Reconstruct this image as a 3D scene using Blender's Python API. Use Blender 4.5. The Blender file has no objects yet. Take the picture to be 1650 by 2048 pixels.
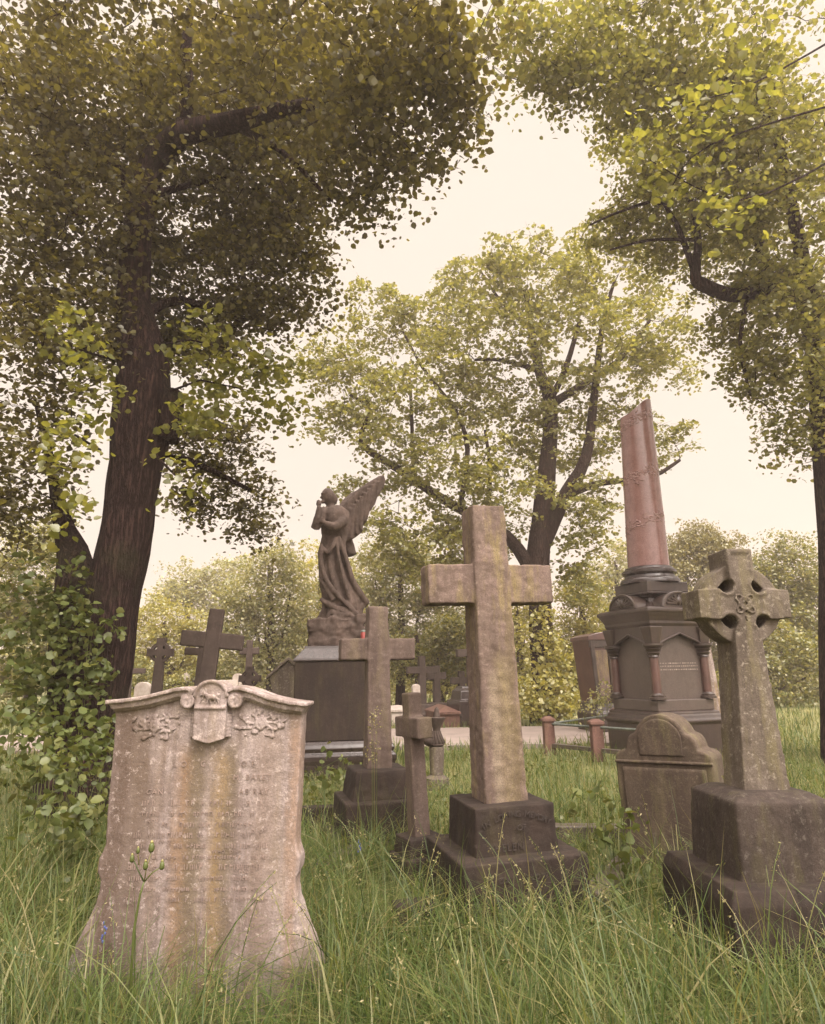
import bpy, bmesh, math, random
import numpy as np
from mathutils import Vector, Matrix
C = bpy.context.scene
R = math.radians
random.seed(7)
rng = np.random.default_rng(7)

# ------------------------------------------------------------------ camera
F_PX, PITCH, ROLL, EYE = 1322.0, R(13.65), R(1.0), 1.5
CP, SP, CR, SR = math.cos(PITCH), math.sin(PITCH), math.cos(ROLL), math.sin(ROLL)
cam_data = bpy.data.cameras.new("camera")
cam_data.sensor_fit = 'AUTO'; cam_data.sensor_width = 36.0
cam_data.lens = F_PX / 2048 * 36.0
cam_data.clip_start = 0.05; cam_data.clip_end = 2000
cam = bpy.data.objects.new("camera", cam_data); C.collection.objects.link(cam)
x0, y0, fw = Vector((1, 0, 0)), Vector((0, -SP, CP)), Vector((0, CP, SP))
X = CR * x0 - SR * y0; Y = SR * x0 + CR * y0; Z = -fw
cam.matrix_world = Matrix(((X.x, Y.x, Z.x, 0), (X.y, Y.y, Z.y, 0), (X.z, Y.z, Z.z, EYE), (0, 0, 0, 1)))
C.camera = cam

def ray(x, y):
    a, b = (x - 825) / F_PX, (1024 - y) / F_PX
    a0, b0 = a * CR + b * SR, -a * SR + b * CR
    return Vector((a0, CP - b0 * SP, SP + b0 * CP))
def at(x, y, Yd):                     # the point seen at pixel x, y that lies Yd metres ahead
    d = ray(x, y); t = Yd / d.y
    return Vector((d.x * t, Yd, EYE + d.z * t))
def mpp(x, y, Yd):                    # metres per pixel there
    return Yd / ray(x, y).y / F_PX
def zat(x, y, Yd): return at(x, y, Yd).z

# ------------------------------------------------------------------ sky and sun
SUN_EL, SUN_AZ = R(48), R(148)        # azimuth clockwise from +Y: behind the camera, to its right
w = bpy.data.worlds.new("World"); C.world = w; w.use_nodes = True
nt = w.node_tree; nt.nodes.clear()
out = nt.nodes.new('ShaderNodeOutputWorld'); bg = nt.nodes.new('ShaderNodeBackground')
sky = nt.nodes.new('ShaderNodeTexSky'); sky.sky_type = 'NISHITA'; sky.sun_disc = False
sky.sun_elevation = SUN_EL; sky.sun_rotation = SUN_AZ; sky.dust_density = 4
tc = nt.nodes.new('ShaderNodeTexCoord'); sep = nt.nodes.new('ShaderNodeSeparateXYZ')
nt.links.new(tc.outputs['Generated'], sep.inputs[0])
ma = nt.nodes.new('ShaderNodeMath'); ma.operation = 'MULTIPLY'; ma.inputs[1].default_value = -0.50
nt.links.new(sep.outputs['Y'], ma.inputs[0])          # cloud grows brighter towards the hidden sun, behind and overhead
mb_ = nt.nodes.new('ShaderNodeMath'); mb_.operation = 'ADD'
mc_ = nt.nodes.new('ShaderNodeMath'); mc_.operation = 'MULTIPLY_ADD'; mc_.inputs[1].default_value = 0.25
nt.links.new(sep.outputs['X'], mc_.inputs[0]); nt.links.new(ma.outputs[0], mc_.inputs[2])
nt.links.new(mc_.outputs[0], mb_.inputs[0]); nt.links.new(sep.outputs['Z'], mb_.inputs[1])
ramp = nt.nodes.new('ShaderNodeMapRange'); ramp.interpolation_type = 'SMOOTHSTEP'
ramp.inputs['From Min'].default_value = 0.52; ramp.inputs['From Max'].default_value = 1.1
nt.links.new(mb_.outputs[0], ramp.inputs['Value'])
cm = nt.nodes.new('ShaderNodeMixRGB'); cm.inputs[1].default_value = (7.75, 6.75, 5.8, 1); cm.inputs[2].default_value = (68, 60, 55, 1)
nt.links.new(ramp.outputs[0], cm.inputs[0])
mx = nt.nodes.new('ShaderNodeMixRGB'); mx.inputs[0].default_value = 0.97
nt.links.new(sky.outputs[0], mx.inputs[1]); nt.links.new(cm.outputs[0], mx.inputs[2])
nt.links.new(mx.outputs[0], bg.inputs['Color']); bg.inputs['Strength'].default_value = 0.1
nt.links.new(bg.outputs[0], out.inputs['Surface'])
sl = bpy.data.lights.new("sun", 'SUN'); sl.energy = 3.0; sl.angle = R(14); sl.color = (1.0, 0.91, 0.84)
so = bpy.data.objects.new("sun", sl); C.collection.objects.link(so)
sd = Vector((math.sin(SUN_AZ) * math.cos(SUN_EL), math.cos(SUN_AZ) * math.cos(SUN_EL), math.sin(SUN_EL)))
so.rotation_euler = sd.to_track_quat('Z', 'Y').to_euler()
C.view_settings.view_transform = 'Standard'; C.view_settings.look = 'None'
C.view_settings.exposure = 0.4; C.view_settings.gamma = 1.0
C.cycles.max_bounces = 6; C.cycles.diffuse_bounces = 3; C.cycles.transmission_bounces = 4; C.cycles.glossy_bounces = 2

# ------------------------------------------------------------------ materials
def new_mat(name):
    m = bpy.data.materials.new(name); m.use_nodes = True
    return m, m.node_tree, m.node_tree.nodes['Principled BSDF']
class N:
    def __init__(s, nt): s.nt = nt
    def n(s, t, **k):
        o = s.nt.nodes.new(t)
        for a, v in k.items(): setattr(o, a, v)
        return o
    def l(s, a, b): s.nt.links.new(a, b)
    def coord(s, scale=(1, 1, 1), loc=(0, 0, 0)):
        t = s.n('ShaderNodeTexCoord'); m = s.n('ShaderNodeMapping')
        m.inputs['Scale'].default_value = scale; m.inputs['Location'].default_value = loc
        s.l(t.outputs['Object'], m.inputs[0]); return m.outputs[0]
    def noise(s, vec, scale, detail=4, rough=.6):
        o = s.n('ShaderNodeTexNoise'); o.inputs['Scale'].default_value = scale
        o.inputs['Detail'].default_value = detail; o.inputs['Roughness'].default_value = rough
        s.l(vec, o.inputs['Vector']); return o.outputs['Fac']
    def rng(s, v, a, b, c=0., d=1.):
        o = s.n('ShaderNodeMapRange'); o.inputs['From Min'].default_value = a; o.inputs['From Max'].default_value = b
        o.inputs['To Min'].default_value = c; o.inputs['To Max'].default_value = d
        s.l(v, o.inputs['Value']); return o.outputs[0]
    def math(s, op, a, b):
        o = s.n('ShaderNodeMath', operation=op)
        for i, v in enumerate((a, b)):
            if isinstance(v, (int, float)): o.inputs[i].default_value = v
            else: s.l(v, o.inputs[i])
        return o.outputs[0]
    def mix(s, f, a, b, mode='MIX'):
        o = s.n('ShaderNodeMixRGB', blend_type=mode)
        for i, v in enumerate((f, a, b)):
            if isinstance(v, (int, float)): o.inputs[i].default_value = v
            elif isinstance(v, tuple): o.inputs[i].default_value = (*v, 1)
            else: s.l(v, o.inputs[i])
        return o.outputs[0]

def stone(name, c1, c2, streak=(.05, .035, .03), streak_amt=.5, moss=None, moss_amt=.5, lichen=.25, rough=.85, fine=60, bump=.5, speckle=.35, bands=None):
    m, t, p = new_mat(name); g = N(t)
    o = g.coord()
    col = g.mix(g.rng(g.noise(o, 3.2, 6, .7), .42, .58), c1, c2)
    blotch = g.noise(g.coord((1, 1, .8), (9, 2, 4)), 9, 6, .75)
    col = g.mix(g.math('MULTIPLY', g.rng(blotch, .48, .64), .55), col, (c2[0] * .55, c2[1] * .52, c2[2] * .5))
    st = g.noise(g.coord((5, 5, .55)), 2.2, 5, .65)
    col = g.mix(g.math('MULTIPLY', g.rng(st, .46, .60), streak_amt), col, streak)
    if moss:
        ms = g.noise(g.coord((4, 4, .7), (3, 1, 7)), 1.7, 5, .7)
        col = g.mix(g.math('MULTIPLY', g.rng(ms, .5, .64), moss_amt), col, moss)
    if bands:                                                    # run-off stains below the carved centre
        t2 = g.n('ShaderNodeTexCoord'); s2 = g.n('ShaderNodeSeparateXYZ'); g.l(t2.outputs['Object'], s2.inputs[0])
        wob = g.rng(g.noise(g.coord((1, 1, .6)), 7, 5, .7), 0, 1, -.055, .055)
        xx = g.math('ADD', s2.outputs['X'], wob)
        brk = g.rng(g.noise(g.coord((2.5, 2.5, .8)), 7, 6, .75), .12, .42)
        for (bx, bw, bc, ba, zt) in bands:
            d = g.math('ABSOLUTE', g.math('SUBTRACT', xx, bx), 0)
            f = g.math('MULTIPLY', g.rng(d, bw * .25, bw, 1, 0), g.rng(s2.outputs['Z'], zt - .06, zt + .03, 1, 0))
            col = g.mix(g.math('MULTIPLY', g.math('MULTIPLY', f, ba), brk), col, bc)
    sp = g.noise(o, fine * 2.2, 3, .7)
    col = g.mix(g.math('MULTIPLY', g.rng(sp, .44, .60), speckle), col, (c1[0] * .35, c1[1] * .33, c1[2] * .3))
    sp2 = g.noise(g.coord(loc=(5, 5, 5)), fine * .5, 6, .8)
    col = g.mix(g.math('MULTIPLY', g.rng(sp2, .555, .62), lichen), col, (min(c1[0] * 1.6 + .05, .6), min(c1[1] * 1.6 + .055, .58), min(c1[2] * 1.6 + .045, .5)))
    g.l(col, p.inputs['Base Color']); p.inputs['Roughness'].default_value = rough
    p.inputs['Specular IOR Level'].default_value = .25 if rough > .6 else .5
    h = g.math('ADD', g.math('MULTIPLY', g.noise(o, fine, 6, .75), .6), g.math('MULTIPLY', g.noise(o, fine * .22, 4, .6), .7))
    b = g.n('ShaderNodeBump'); b.inputs['Strength'].default_value = bump; b.inputs['Distance'].default_value = .012
    g.l(h, b.inputs['Height']); g.l(b.outputs[0], p.inputs['Normal'])
    return m

def leafmat(name, cols, trans=.45, gloss=.07):
    m = bpy.data.materials.new(name); m.use_nodes = True; t = m.node_tree; t.nodes.clear(); g = N(t)
    geo = g.n('ShaderNodeNewGeometry'); r = g.n('ShaderNodeValToRGB')
    while len(r.color_ramp.elements) < len(cols): r.color_ramp.elements.new(.5)
    for i, (e, c) in enumerate(zip(r.color_ramp.elements, cols)):
        e.position = i / max(1, len(cols) - 1); e.color = (*c, 1)
    g.l(geo.outputs['Random Per Island'], r.inputs[0])
    d = g.n('ShaderNodeBsdfDiffuse'); tr = g.n('ShaderNodeBsdfTranslucent'); gl = g.n('ShaderNodeBsdfGlossy')
    gl.inputs['Roughness'].default_value = .45; gl.inputs['Color'].default_value = (.8, .8, .75, 1)
    g.l(r.outputs[0], d.inputs['Color'])
    tcol = g.mix(1.0, r.outputs[0], (1.9, 1.75, .9), 'MULTIPLY'); g.l(tcol, tr.inputs['Color'])
    a = g.n('ShaderNodeMixShader'); a.inputs[0].default_value = trans
    g.l(d.outputs[0], a.inputs[1]); g.l(tr.outputs[0], a.inputs[2])
    b = g.n('ShaderNodeMixShader'); b.inputs[0].default_value = gloss
    g.l(a.outputs[0], b.inputs[1]); g.l(gl.outputs[0], b.inputs[2])
    o = g.n('ShaderNodeOutputMaterial'); g.l(b.outputs[0], o.inputs['Surface'])
    return m

def plain(name, c, rough=.7, metal=0.):
    m, t, p = new_mat(name); g = N(t)
    col = g.mix(g.rng(g.noise(g.coord(), 14, 5), .35, .65), c, tuple(v * .55 for v in c))
    g.l(col, p.inputs['Base Color']); p.inputs['Roughness'].default_value = rough; p.inputs['Metallic'].default_value = metal
    return m

def barkmat(name, c1, c2):
    m, t, p = new_mat(name); g = N(t)
    n0 = g.noise(g.coord((9, 9, 1.3)), 2.0, 5, .65); n1 = g.math('ABSOLUTE', g.math('SUBTRACT', n0, .5), 0); n1 = g.rng(n1, 0, .16); n2 = g.noise(g.coord(), 2, 4)
    col = g.mix(g.rng(n1, .05, .8), c1, c2); col = g.mix(g.math('MULTIPLY', g.rng(n2, .5, .7), .35), col, (.05, .055, .025))
    g.l(col, p.inputs['Base Color']); p.inputs['Roughness'].default_value = .95; p.inputs['Specular IOR Level'].default_value = .1
    b = g.n('ShaderNodeBump'); b.inputs['Strength'].default_value = 1.0; b.inputs['Distance'].default_value = .06
    g.l(n1, b.inputs['Height']); g.l(b.outputs[0], p.inputs['Normal'])
    return m

M = {}
M['pale'] = stone('weathered_pale_stone', (.31, .258, .243), (.21, .168, .153), (0.104, 0.074, 0.061), .7, (.17, .125, .06), .35, .35, bump=.75, fine=55, speckle=.5,
    bands=[(-.085, .07, (.16, .095, .045), .75, 1.16), (-.035, .06, (.10, .075, .045), .85, 1.2), (.085, .06, (.17, .115, .05), .8, 1.16), (.13, .045, (.10, .075, .045), .75, 1.2),
           (-.41, .10, (.075, .05, .037), .95, 1.34), (-.305, .085, (.085, .058, .042), .85, 1.27), (-.22, .03, (.13, .09, .06), .5, 1.2), (.30, .09, (.17, .125, .10), .6, 1.24), (.44, .04, (.22, .14, .09), .6, 1.3)])
M['cross'] = stone(bands=[(.03, .085, (.17, .135, .07), .55, 1.62), (-.05, .05, (.22, .18, .12), .5, 1.5), (.09, .04, (.10, .075, .04), .7, 1.9)], name='brown_cross_stone', c1=(0.146, 0.103, 0.087), c2=(0.115, 0.084, 0.066), streak=(0.062, 0.042, 0.034), streak_amt=.45, moss=(.185, .145, .06), moss_amt=.75, lichen=.3, bump=.5, speckle=.5)
M['cross2'] = stone('brown_cross_stone_plain', (0.109, 0.079, 0.065), (0.085, 0.060, 0.049), (0.044, 0.030, 0.024), .5, (.15, .125, .06), .3, .25, bump=.5, speckle=.5)
M['dark'] = stone('soot_dark_stone', (0.029, 0.019, 0.014), (0.020, 0.013, 0.010), (0.013, 0.009, 0.007), .5, (.06, .05, .02), .3, .12, bump=.5, speckle=.4)
M['wet'] = stone('wet_black_stone', (0.032, 0.022, 0.020), (0.025, 0.017, 0.015), (0.017, 0.012, 0.011), .5, None, 0, .08, rough=.26, bump=.25, speckle=.3)
M['statue'] = stone('statue_stone', (0.088, 0.061, 0.049), (0.057, 0.040, 0.032), (0.034, 0.023, 0.018), .6, None, 0, .3, bump=.45, speckle=.35)
M['granite'] = stone('red_granite', (0.217, 0.119, 0.109), (0.188, 0.101, 0.090), (0.145, 0.079, 0.072), .2, None, 0, .3, rough=.18, fine=90, bump=.02, speckle=.7)
M['panel'] = stone('grey_granite_panel', (0.082, 0.061, 0.052), (0.070, 0.054, 0.046), (0.054, 0.038, 0.033), .25, None, 0, .2, rough=.4, fine=110, bump=.03, speckle=.6)
M['monu'] = stone('brown_monument_stone', (0.040, 0.026, 0.021), (0.030, 0.020, 0.017), (0.021, 0.013, 0.011), .5, (.085, .06, .025), .2, .1, rough=.4, bump=.3, speckle=.35)
M['olive'] = stone('olive_brown_stone', (0.086, 0.062, 0.044), (0.065, 0.048, 0.034), (0.042, 0.029, 0.022), .6, (.13, .115, .05), .5, .3, bump=.5, speckle=.5)
M['celtic'] = stone('lichen_grey_stone', (0.121, 0.098, 0.079), (0.089, 0.071, 0.054), (0.046, 0.034, 0.026), .55, (.15, .13, .055), .5, .55, bump=.7, speckle=.45)
M['white'] = stone('white_marble', (0.401, 0.350, 0.311), (0.356, 0.304, 0.266), (0.259, 0.214, 0.182), .3, None, 0, .1, bump=.1, speckle=.1)
M['far'] = stone('far_dark_stone', (0.059, 0.042, 0.035), (0.044, 0.032, 0.025), (0.029, 0.020, 0.017), .4, None, 0, .2, bump=.2, speckle=.2)
M['brickpost'] = stone('red_sandstone', (0.130, 0.068, 0.053), (0.102, 0.054, 0.041), (0.061, 0.034, 0.027), .4, (.14, .10, .05), .4, .2, bump=.4)
M['kbase'] = stone('shaded_brown_stone', (0.048, 0.035, 0.028), (0.035, 0.026, 0.020), (0.020, 0.014, 0.011), .6, (.075, .065, .028), .5, .35, bump=.6, speckle=.5)  # celtic cross base: brown stone, colour darkened to stand in for tree shade
M['redcol'] = stone('dark_red_granite', (0.098, 0.050, 0.041), (0.075, 0.039, 0.034), (0.053, 0.030, 0.026), .3, None, 0, .2, rough=.3, fine=90, bump=.05, speckle=.6)
M['cut'] = plain('worn_lettering', (.225, .165, .138), .95)
M['cut_dark'] = plain('worn_lettering_dark', (.03, .02, .016), .9)
M['cut_pale'] = plain('pale_lettering', (.26, .21, .18), .8)
M['metal'] = plain('grey_green_iron', (.13, .15, .13), .45, .3)
M['red'] = plain('red_plastic', (.25, .035, .028), .5)
M['bark'] = barkmat('dark_bark', (.018, .0105, .009), (.065, .038, .032))
M['bark2'] = barkmat('brown_bark', (.025, .015, .012), (.065, .04, .031))
M['lime'] = leafmat('lime_leaf', [(.042, .035, .014), (.058, .050, .016), (.078, .069, .020), (.13, .118, .027)], .48)
M['limey'] = leafmat('young_lime_leaf', [(.085, .095, .02), (.13, .135, .03), (.19, .185, .045)], .55)
M['mid'] = leafmat('tree_leaf', [(.10, .108, .032), (.145, .148, .042), (.22, .21, .065)], .5)
M['ivy'] = leafmat('ivy_leaf', [(.05, .066, .018), (.08, .10, .028), (.11, .115, .032)], .3, .03)
M['yel'] = leafmat('yellow_green_leaf', [(.16, .165, .04), (.24, .225, .06), (.33, .30, .10)], .45)
M['grey'] = leafmat('grey_green_leaf', [(.13, .145, .06), (.22, .22, .10), (.33, .31, .17)], .45)
M['bush'] = leafmat('bush_leaf', [(.08, .09, .024), (.14, .145, .035), (.24, .22, .06)], .4)
M['cyp'] = leafmat('cypress_leaf', [(.12, .11, .035), (.15, .14, .04), (.20, .17, .055)], .35)
M['grass'] = leafmat('grass_blade', [(.032, .056, .013), (.052, .082, .020), (.082, .112, .030), (.12, .135, .042), (.18, .16, .075)], .4, .025)
M['seed'] = leafmat('grass_seed', [(.14, .14, .055), (.20, .18, .085), (.25, .22, .12)], .3, .02)

# ------------------------------------------------------------------ builders
def tag(o, label=None, cat=None, group=None, kind=None):
    for k, v in (('label', label), ('category', cat), ('group', group), ('kind', kind)):
        if v: o[k] = v
    return o
def thing(name, loc, rz=0, label=None, cat=None, group=None, lean=(0, 0)):
    o = bpy.data.objects.new(name, None); o.empty_display_size = .2; C.collection.objects.link(o)
    o.location = loc; o.rotation_euler = (R(lean[0]), R(lean[1]), R(rz))
    return tag(o, label, cat, group)

class MB:
    def __init__(s): s.v, s.f = [], []
    def add(s, v, f):
        b = len(s.v); s.v += [tuple(p) for p in v]; s.f += [tuple(i + b for i in q) for q in f]; return s
    def frustum(s, z0, z1, a, b, c0=(0, 0), c1=None):
        c1 = c1 or c0; v = []
        for z, (wx, wy), (cx, cy) in ((z0, a, c0), (z1, b, c1)):
            v += [(cx - wx / 2, cy - wy / 2, z), (cx + wx / 2, cy - wy / 2, z), (cx + wx / 2, cy + wy / 2, z), (cx - wx / 2, cy + wy / 2, z)]
        return s.add(v, [(3, 2, 1, 0), (4, 5, 6, 7), (0, 1, 5, 4), (1, 2, 6, 5), (2, 3, 7, 6), (3, 0, 4, 7)])
    def box(s, x0, x1, y0, y1, z0, z1):
        return s.frustum(z0, z1, (x1 - x0, y1 - y0), (x1 - x0, y1 - y0), ((x0 + x1) / 2, (y0 + y1) / 2))
    def prism(s, poly, y0, y1):            # poly in x, z
        n = len(poly)
        a = sum(poly[i][0] * poly[(i + 1) % n][1] - poly[(i + 1) % n][0] * poly[i][1] for i in range(n))
        if a < 0: poly = poly[::-1]
        v = [(x, y0, z) for x, z in poly] + [(x, y1, z) for x, z in poly]
        f = [tuple(range(n)), tuple(range(2 * n - 1, n - 1, -1))] + [((i + 1) % n, i, n + i, n + (i + 1) % n) for i in range(n)]
        return s.add(v, f)
    def square_stack(s, prof):             # prof of (half width, z): one mitred stack
        v, f = [], []
        for h, z in prof: v += [(-h, -h, z), (h, -h, z), (h, h, z), (-h, h, z)]
        n = len(prof)
        for i in range(n - 1):
            for k in range(4): f.append((i * 4 + k, i * 4 + (k + 1) % 4, i * 4 + 4 + (k + 1) % 4, i * 4 + 4 + k))
        f += [(3, 2, 1, 0), tuple(n * 4 - 4 + k for k in range(4))]
        return s.add(v, f)
    def lathe(s, prof, n=24, c=(0, 0)):
        v, f = [], []
        for r, z in prof:
            for k in range(n): a = 2 * math.pi * k / n; v.append((c[0] + r * math.cos(a), c[1] + r * math.sin(a), z))
        for i in range(len(prof) - 1):
            for k in range(n): f.append((i * n + k, i * n + (k + 1) % n, i * n + n + (k + 1) % n, i * n + n + k))
        m = len(prof)
        f += [tuple(range(n - 1, -1, -1)), tuple(range((m - 1) * n, m * n))]
        return s.add(v, f)
    def tube(s, path, rad, n=10, wob=0.):
        path = [Vector(p) for p in path]; v, f = [], []; up = Vector((.31, .95, .12)).normalized()
        for i, p in enumerate(path):
            d = (path[min(i + 1, len(path) - 1)] - path[max(i - 1, 0)]).normalized()
            e1 = d.cross(up)
            e1 = e1.normalized() if e1.length > 1e-4 else Vector((1, 0, 0))
            e2 = d.cross(e1); r = rad[i]
            for k in range(n):
                a = 2 * math.pi * k / n; rr = r * (1 + wob * math.sin(3 * a + i * .9) + wob * .8 * math.sin(5 * a - i * .4))
                v.append(p + e1 * rr * math.cos(a) + e2 * rr * math.sin(a))
        for i in range(len(path) - 1):
            for k in range(n): f.append((i * n + k, i * n + (k + 1) % n, i * n + n + (k + 1) % n, i * n + n + k))
        m = len(path); f += [tuple(range(n - 1, -1, -1)), tuple(range((m - 1) * n, m * n))]
        return s.add(v, f)
    def ball(s, c, r, n=12, rot=None):
        v, f = [], []; m = n // 2
        for i in range(m + 1):
            t = math.pi * i / m
            for k in range(n):
                a = 2 * math.pi * k / n; p = Vector((r[0] * math.sin(t) * math.cos(a), r[1] * math.sin(t) * math.sin(a), r[2] * math.cos(t)))
                if rot: p = rot @ p
                v.append(p + Vector(c))
        for i in range(m):
            for k in range(n): f.append((i * n + k, i * n + n + k, i * n + n + (k + 1) % n, i * n + (k + 1) % n))
        return s.add(v, f)
    def build(s, name, mat, parent=None, bevel=0., voxel=0., disp=0., smooth=None, iters=3, dscale=.12):
        me = bpy.data.meshes.new(name); me.from_pydata(s.v, [], s.f)
        bm = bmesh.new(); bm.from_mesh(me); bmesh.ops.recalc_face_normals(bm, faces=bm.faces); bm.to_mesh(me); bm.free()
        me.materials.append(mat)
        o = bpy.data.objects.new(name, me); C.collection.objects.link(o)
        if parent: o.parent = parent
        if voxel:
            md = o.modifiers.new('remesh', 'REMESH'); md.mode = 'VOXEL'; md.voxel_size = voxel; md.use_smooth_shade = True
            if iters:
                sm = o.modifiers.new('worn', 'SMOOTH'); sm.iterations = iters; sm.factor = .5
            if disp:
                dm = o.modifiers.new('uneven', 'DISPLACE'); dm.strength = disp; dm.texture = CLOUD(dscale); dm.texture_coords = 'LOCAL'
        elif bevel:
            b = o.modifiers.new('bevel', 'BEVEL'); b.width = bevel; b.segments = 2; b.limit_method = 'ANGLE'; b.angle_limit = R(35)
        if smooth:
            me.polygons.foreach_set('use_smooth', [True] * len(me.polygons))
            if smooth < 180:
                bm = bmesh.new(); bm.from_mesh(me)
                for e in bm.edges:
                    if len(e.link_faces) == 2 and e.calc_face_angle(0) > R(smooth): e.smooth = False
                bm.to_mesh(me); bm.free()
        return o
_cl = {}
def CLOUD(s):
    if s not in _cl:
        t = bpy.data.textures.new('cloud', 'CLOUDS'); t.noise_scale = s; t.noise_depth = 3; _cl[s] = t
    return _cl[s]

def text_mb(mb, s, size, x, z, yf, depth=.003, spread=1., arc=None):
    cu = bpy.data.curves.new('t', 'FONT'); cu.size = size; cu.extrude = depth; cu.align_x = 'CENTER'; cu.space_character = spread
    cu.resolution_u = 2
    def grab(ch):
        cu.body = ch; o = bpy.data.objects.new('t', cu); C.collection.objects.link(o)
        bpy.context.view_layer.update()
        me = bpy.data.meshes.new_from_object(o.evaluated_get(bpy.context.evaluated_depsgraph_get()))
        r = [tuple(v.co) for v in me.vertices], [tuple(p.vertices) for p in me.polygons]
        bpy.data.objects.remove(o); bpy.data.meshes.remove(me); return r
    if arc is None:
        v, f = grab(s); mb.add([(x + a, yf - c, z + b) for a, b, c in v], f)
    else:
        for i, ch in enumerate(s):
            if ch == ' ': continue
            t = (i - (len(s) - 1) / 2) / (len(s) - 1); an = t * arc[1]; r = arc[0]
            v, f = grab(ch); ca, sa = math.cos(-an), math.sin(-an)
            mb.add([(x + r * math.sin(an) + a * ca - b * sa, yf - c, z + r * math.cos(an) - r + a * sa + b * ca) for a, b, c in v], f)
    bpy.data.curves.remove(cu)
    return mb

VEIL_DENSITY = .0026
FOOT = []       # footprints kept clear of grass: x, y, radius
def np_mesh(name, V, faces, mat, parent=None, smooth=False):
    me = bpy.data.meshes.new(name)
    V = np.asarray(V, np.float32); me.vertices.add(len(V)); me.vertices.foreach_set('co', V.ravel())
    loops = np.concatenate([f.ravel() for f in faces]); tot = np.concatenate([np.full(len(f), f.shape[1]) for f in faces])
    start = np.concatenate([[0], np.cumsum(tot)[:-1]])
    me.loops.add(len(loops)); me.loops.foreach_set('vertex_index', loops.astype(np.int32))
    me.polygons.add(len(tot)); me.polygons.foreach_set('loop_start', start.astype(np.int32)); me.polygons.foreach_set('loop_total', tot.astype(np.int32))
    me.update(calc_edges=True); me.validate()
    if smooth: me.polygons.foreach_set('use_smooth', [True] * len(me.polygons))
    me.materials.append(mat); o = bpy.data.objects.new(name, me); C.collection.objects.link(o)
    if parent: o.parent = parent
    return o
def unit(a): return a / np.maximum(np.linalg.norm(a, axis=1, keepdims=True), 1e-9)
LEAF = np.array([(0, 0, 0), (.22, .36, .07), (.62, .38, .08), (1.0, 0, -.06), (.62, -.38, .08), (.22, -.36, .07)])
def leaves(cen, size, up=.55, hang=.3, shape=LEAF, nrm=None):
    n = len(cen)
    nr = rng.normal(size=(n, 3)) if nrm is None else nrm + .5 * rng.normal(size=(n, 3))
    nr[:, 2] = np.abs(nr[:, 2]) + (up if nrm is None else .0); nr = unit(nr)
    u = rng.normal(size=(n, 3)); u[:, 2] -= hang; u = unit(u - nr * (u * nr).sum(1, keepdims=True))
    v = np.cross(nr, u); s = (size * rng.uniform(.5, 1.4, n))[:, None, None]
    P = cen[:, None, :] + s * (shape[None, :, 0:1] - .5) * u[:, None, :] + s * shape[None, :, 1:2] * v[:, None, :] + s * shape[None, :, 2:3] * nr[:, None, :]
    k = len(shape); b = (np.arange(n) * k)[:, None]
    F = np.concatenate([b + np.array([0, 1, 2, 3]), b + np.array([0, 3, 4, 5])])
    return P.reshape(-1, 3), F
def blob_points(c, rad, ncl, per, spray, thick=.45, shell=.35):
    """leaf sprays spread through an ellipsoid, thinned by a lumpy mask so that gaps remain"""
    c = np.array(c); rad = np.array(rad)
    d = unit(rng.normal(size=(ncl, 3))); r = rng.uniform(shell, 1, (ncl, 1)) ** .6
    lump = 1 + .22 * np.sin(d[:, :1] * 5 + c[0] * 3) * np.cos(d[:, 2:] * 6 + c[2] * 2) + .12 * np.sin(d[:, 1:2] * 11 + c[1])
    cc = c + d * r * rad * lump
    a = rng.uniform(0, 2 * math.pi, ncl * per); rr_ = spray * 1.55 * np.sqrt(rng.uniform(0, 1, ncl * per)) * np.repeat(rng.uniform(.6, 1.25, ncl), per)
    off = np.stack([rr_ * np.cos(a), rr_ * np.sin(a), rng.normal(size=ncl * per) * spray * thick * .5 - .35 * rr_ ** 2 / spray], 1)
    tl = np.repeat(rng.normal(size=(ncl, 2)) * .3, per, 0); off[:, 2] += off[:, 0] * tl[:, 0] + off[:, 1] * tl[:, 1]
    q = np.repeat(cc, per, 0) + off
    return q, cc

def foliage(name, blobs, leaf, mat, parent=None, up=.55, hang=.3, spray=.35, per=22, dens=1.0, thick=.45):
    """blobs: px, py, distance, rx px, ry px, depth m"""
    pts, cls = [], []
    for (px, py, Yd, rx, ry, rd) in blobs:
        s = mpp(px, py, Yd); c = at(px, py, Yd)
        area = math.pi * rx * ry * s * s
        n = max(4, int(dens * 2.6 * area / (leaf * leaf * .5 * per)))
        q, cc = blob_points(c, (rx * s, rd, ry * s), n, per, spray, thick); pts.append(q); cls.append(cc)
    P = np.concatenate(pts); P = P[P[:, 2] > .05]
    V, F = leaves(P, leaf, up, hang)
    if parent: V = V - np.array(parent.location)
    return np_mesh(name, V, [F], mat, parent), np.concatenate(cls)

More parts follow.
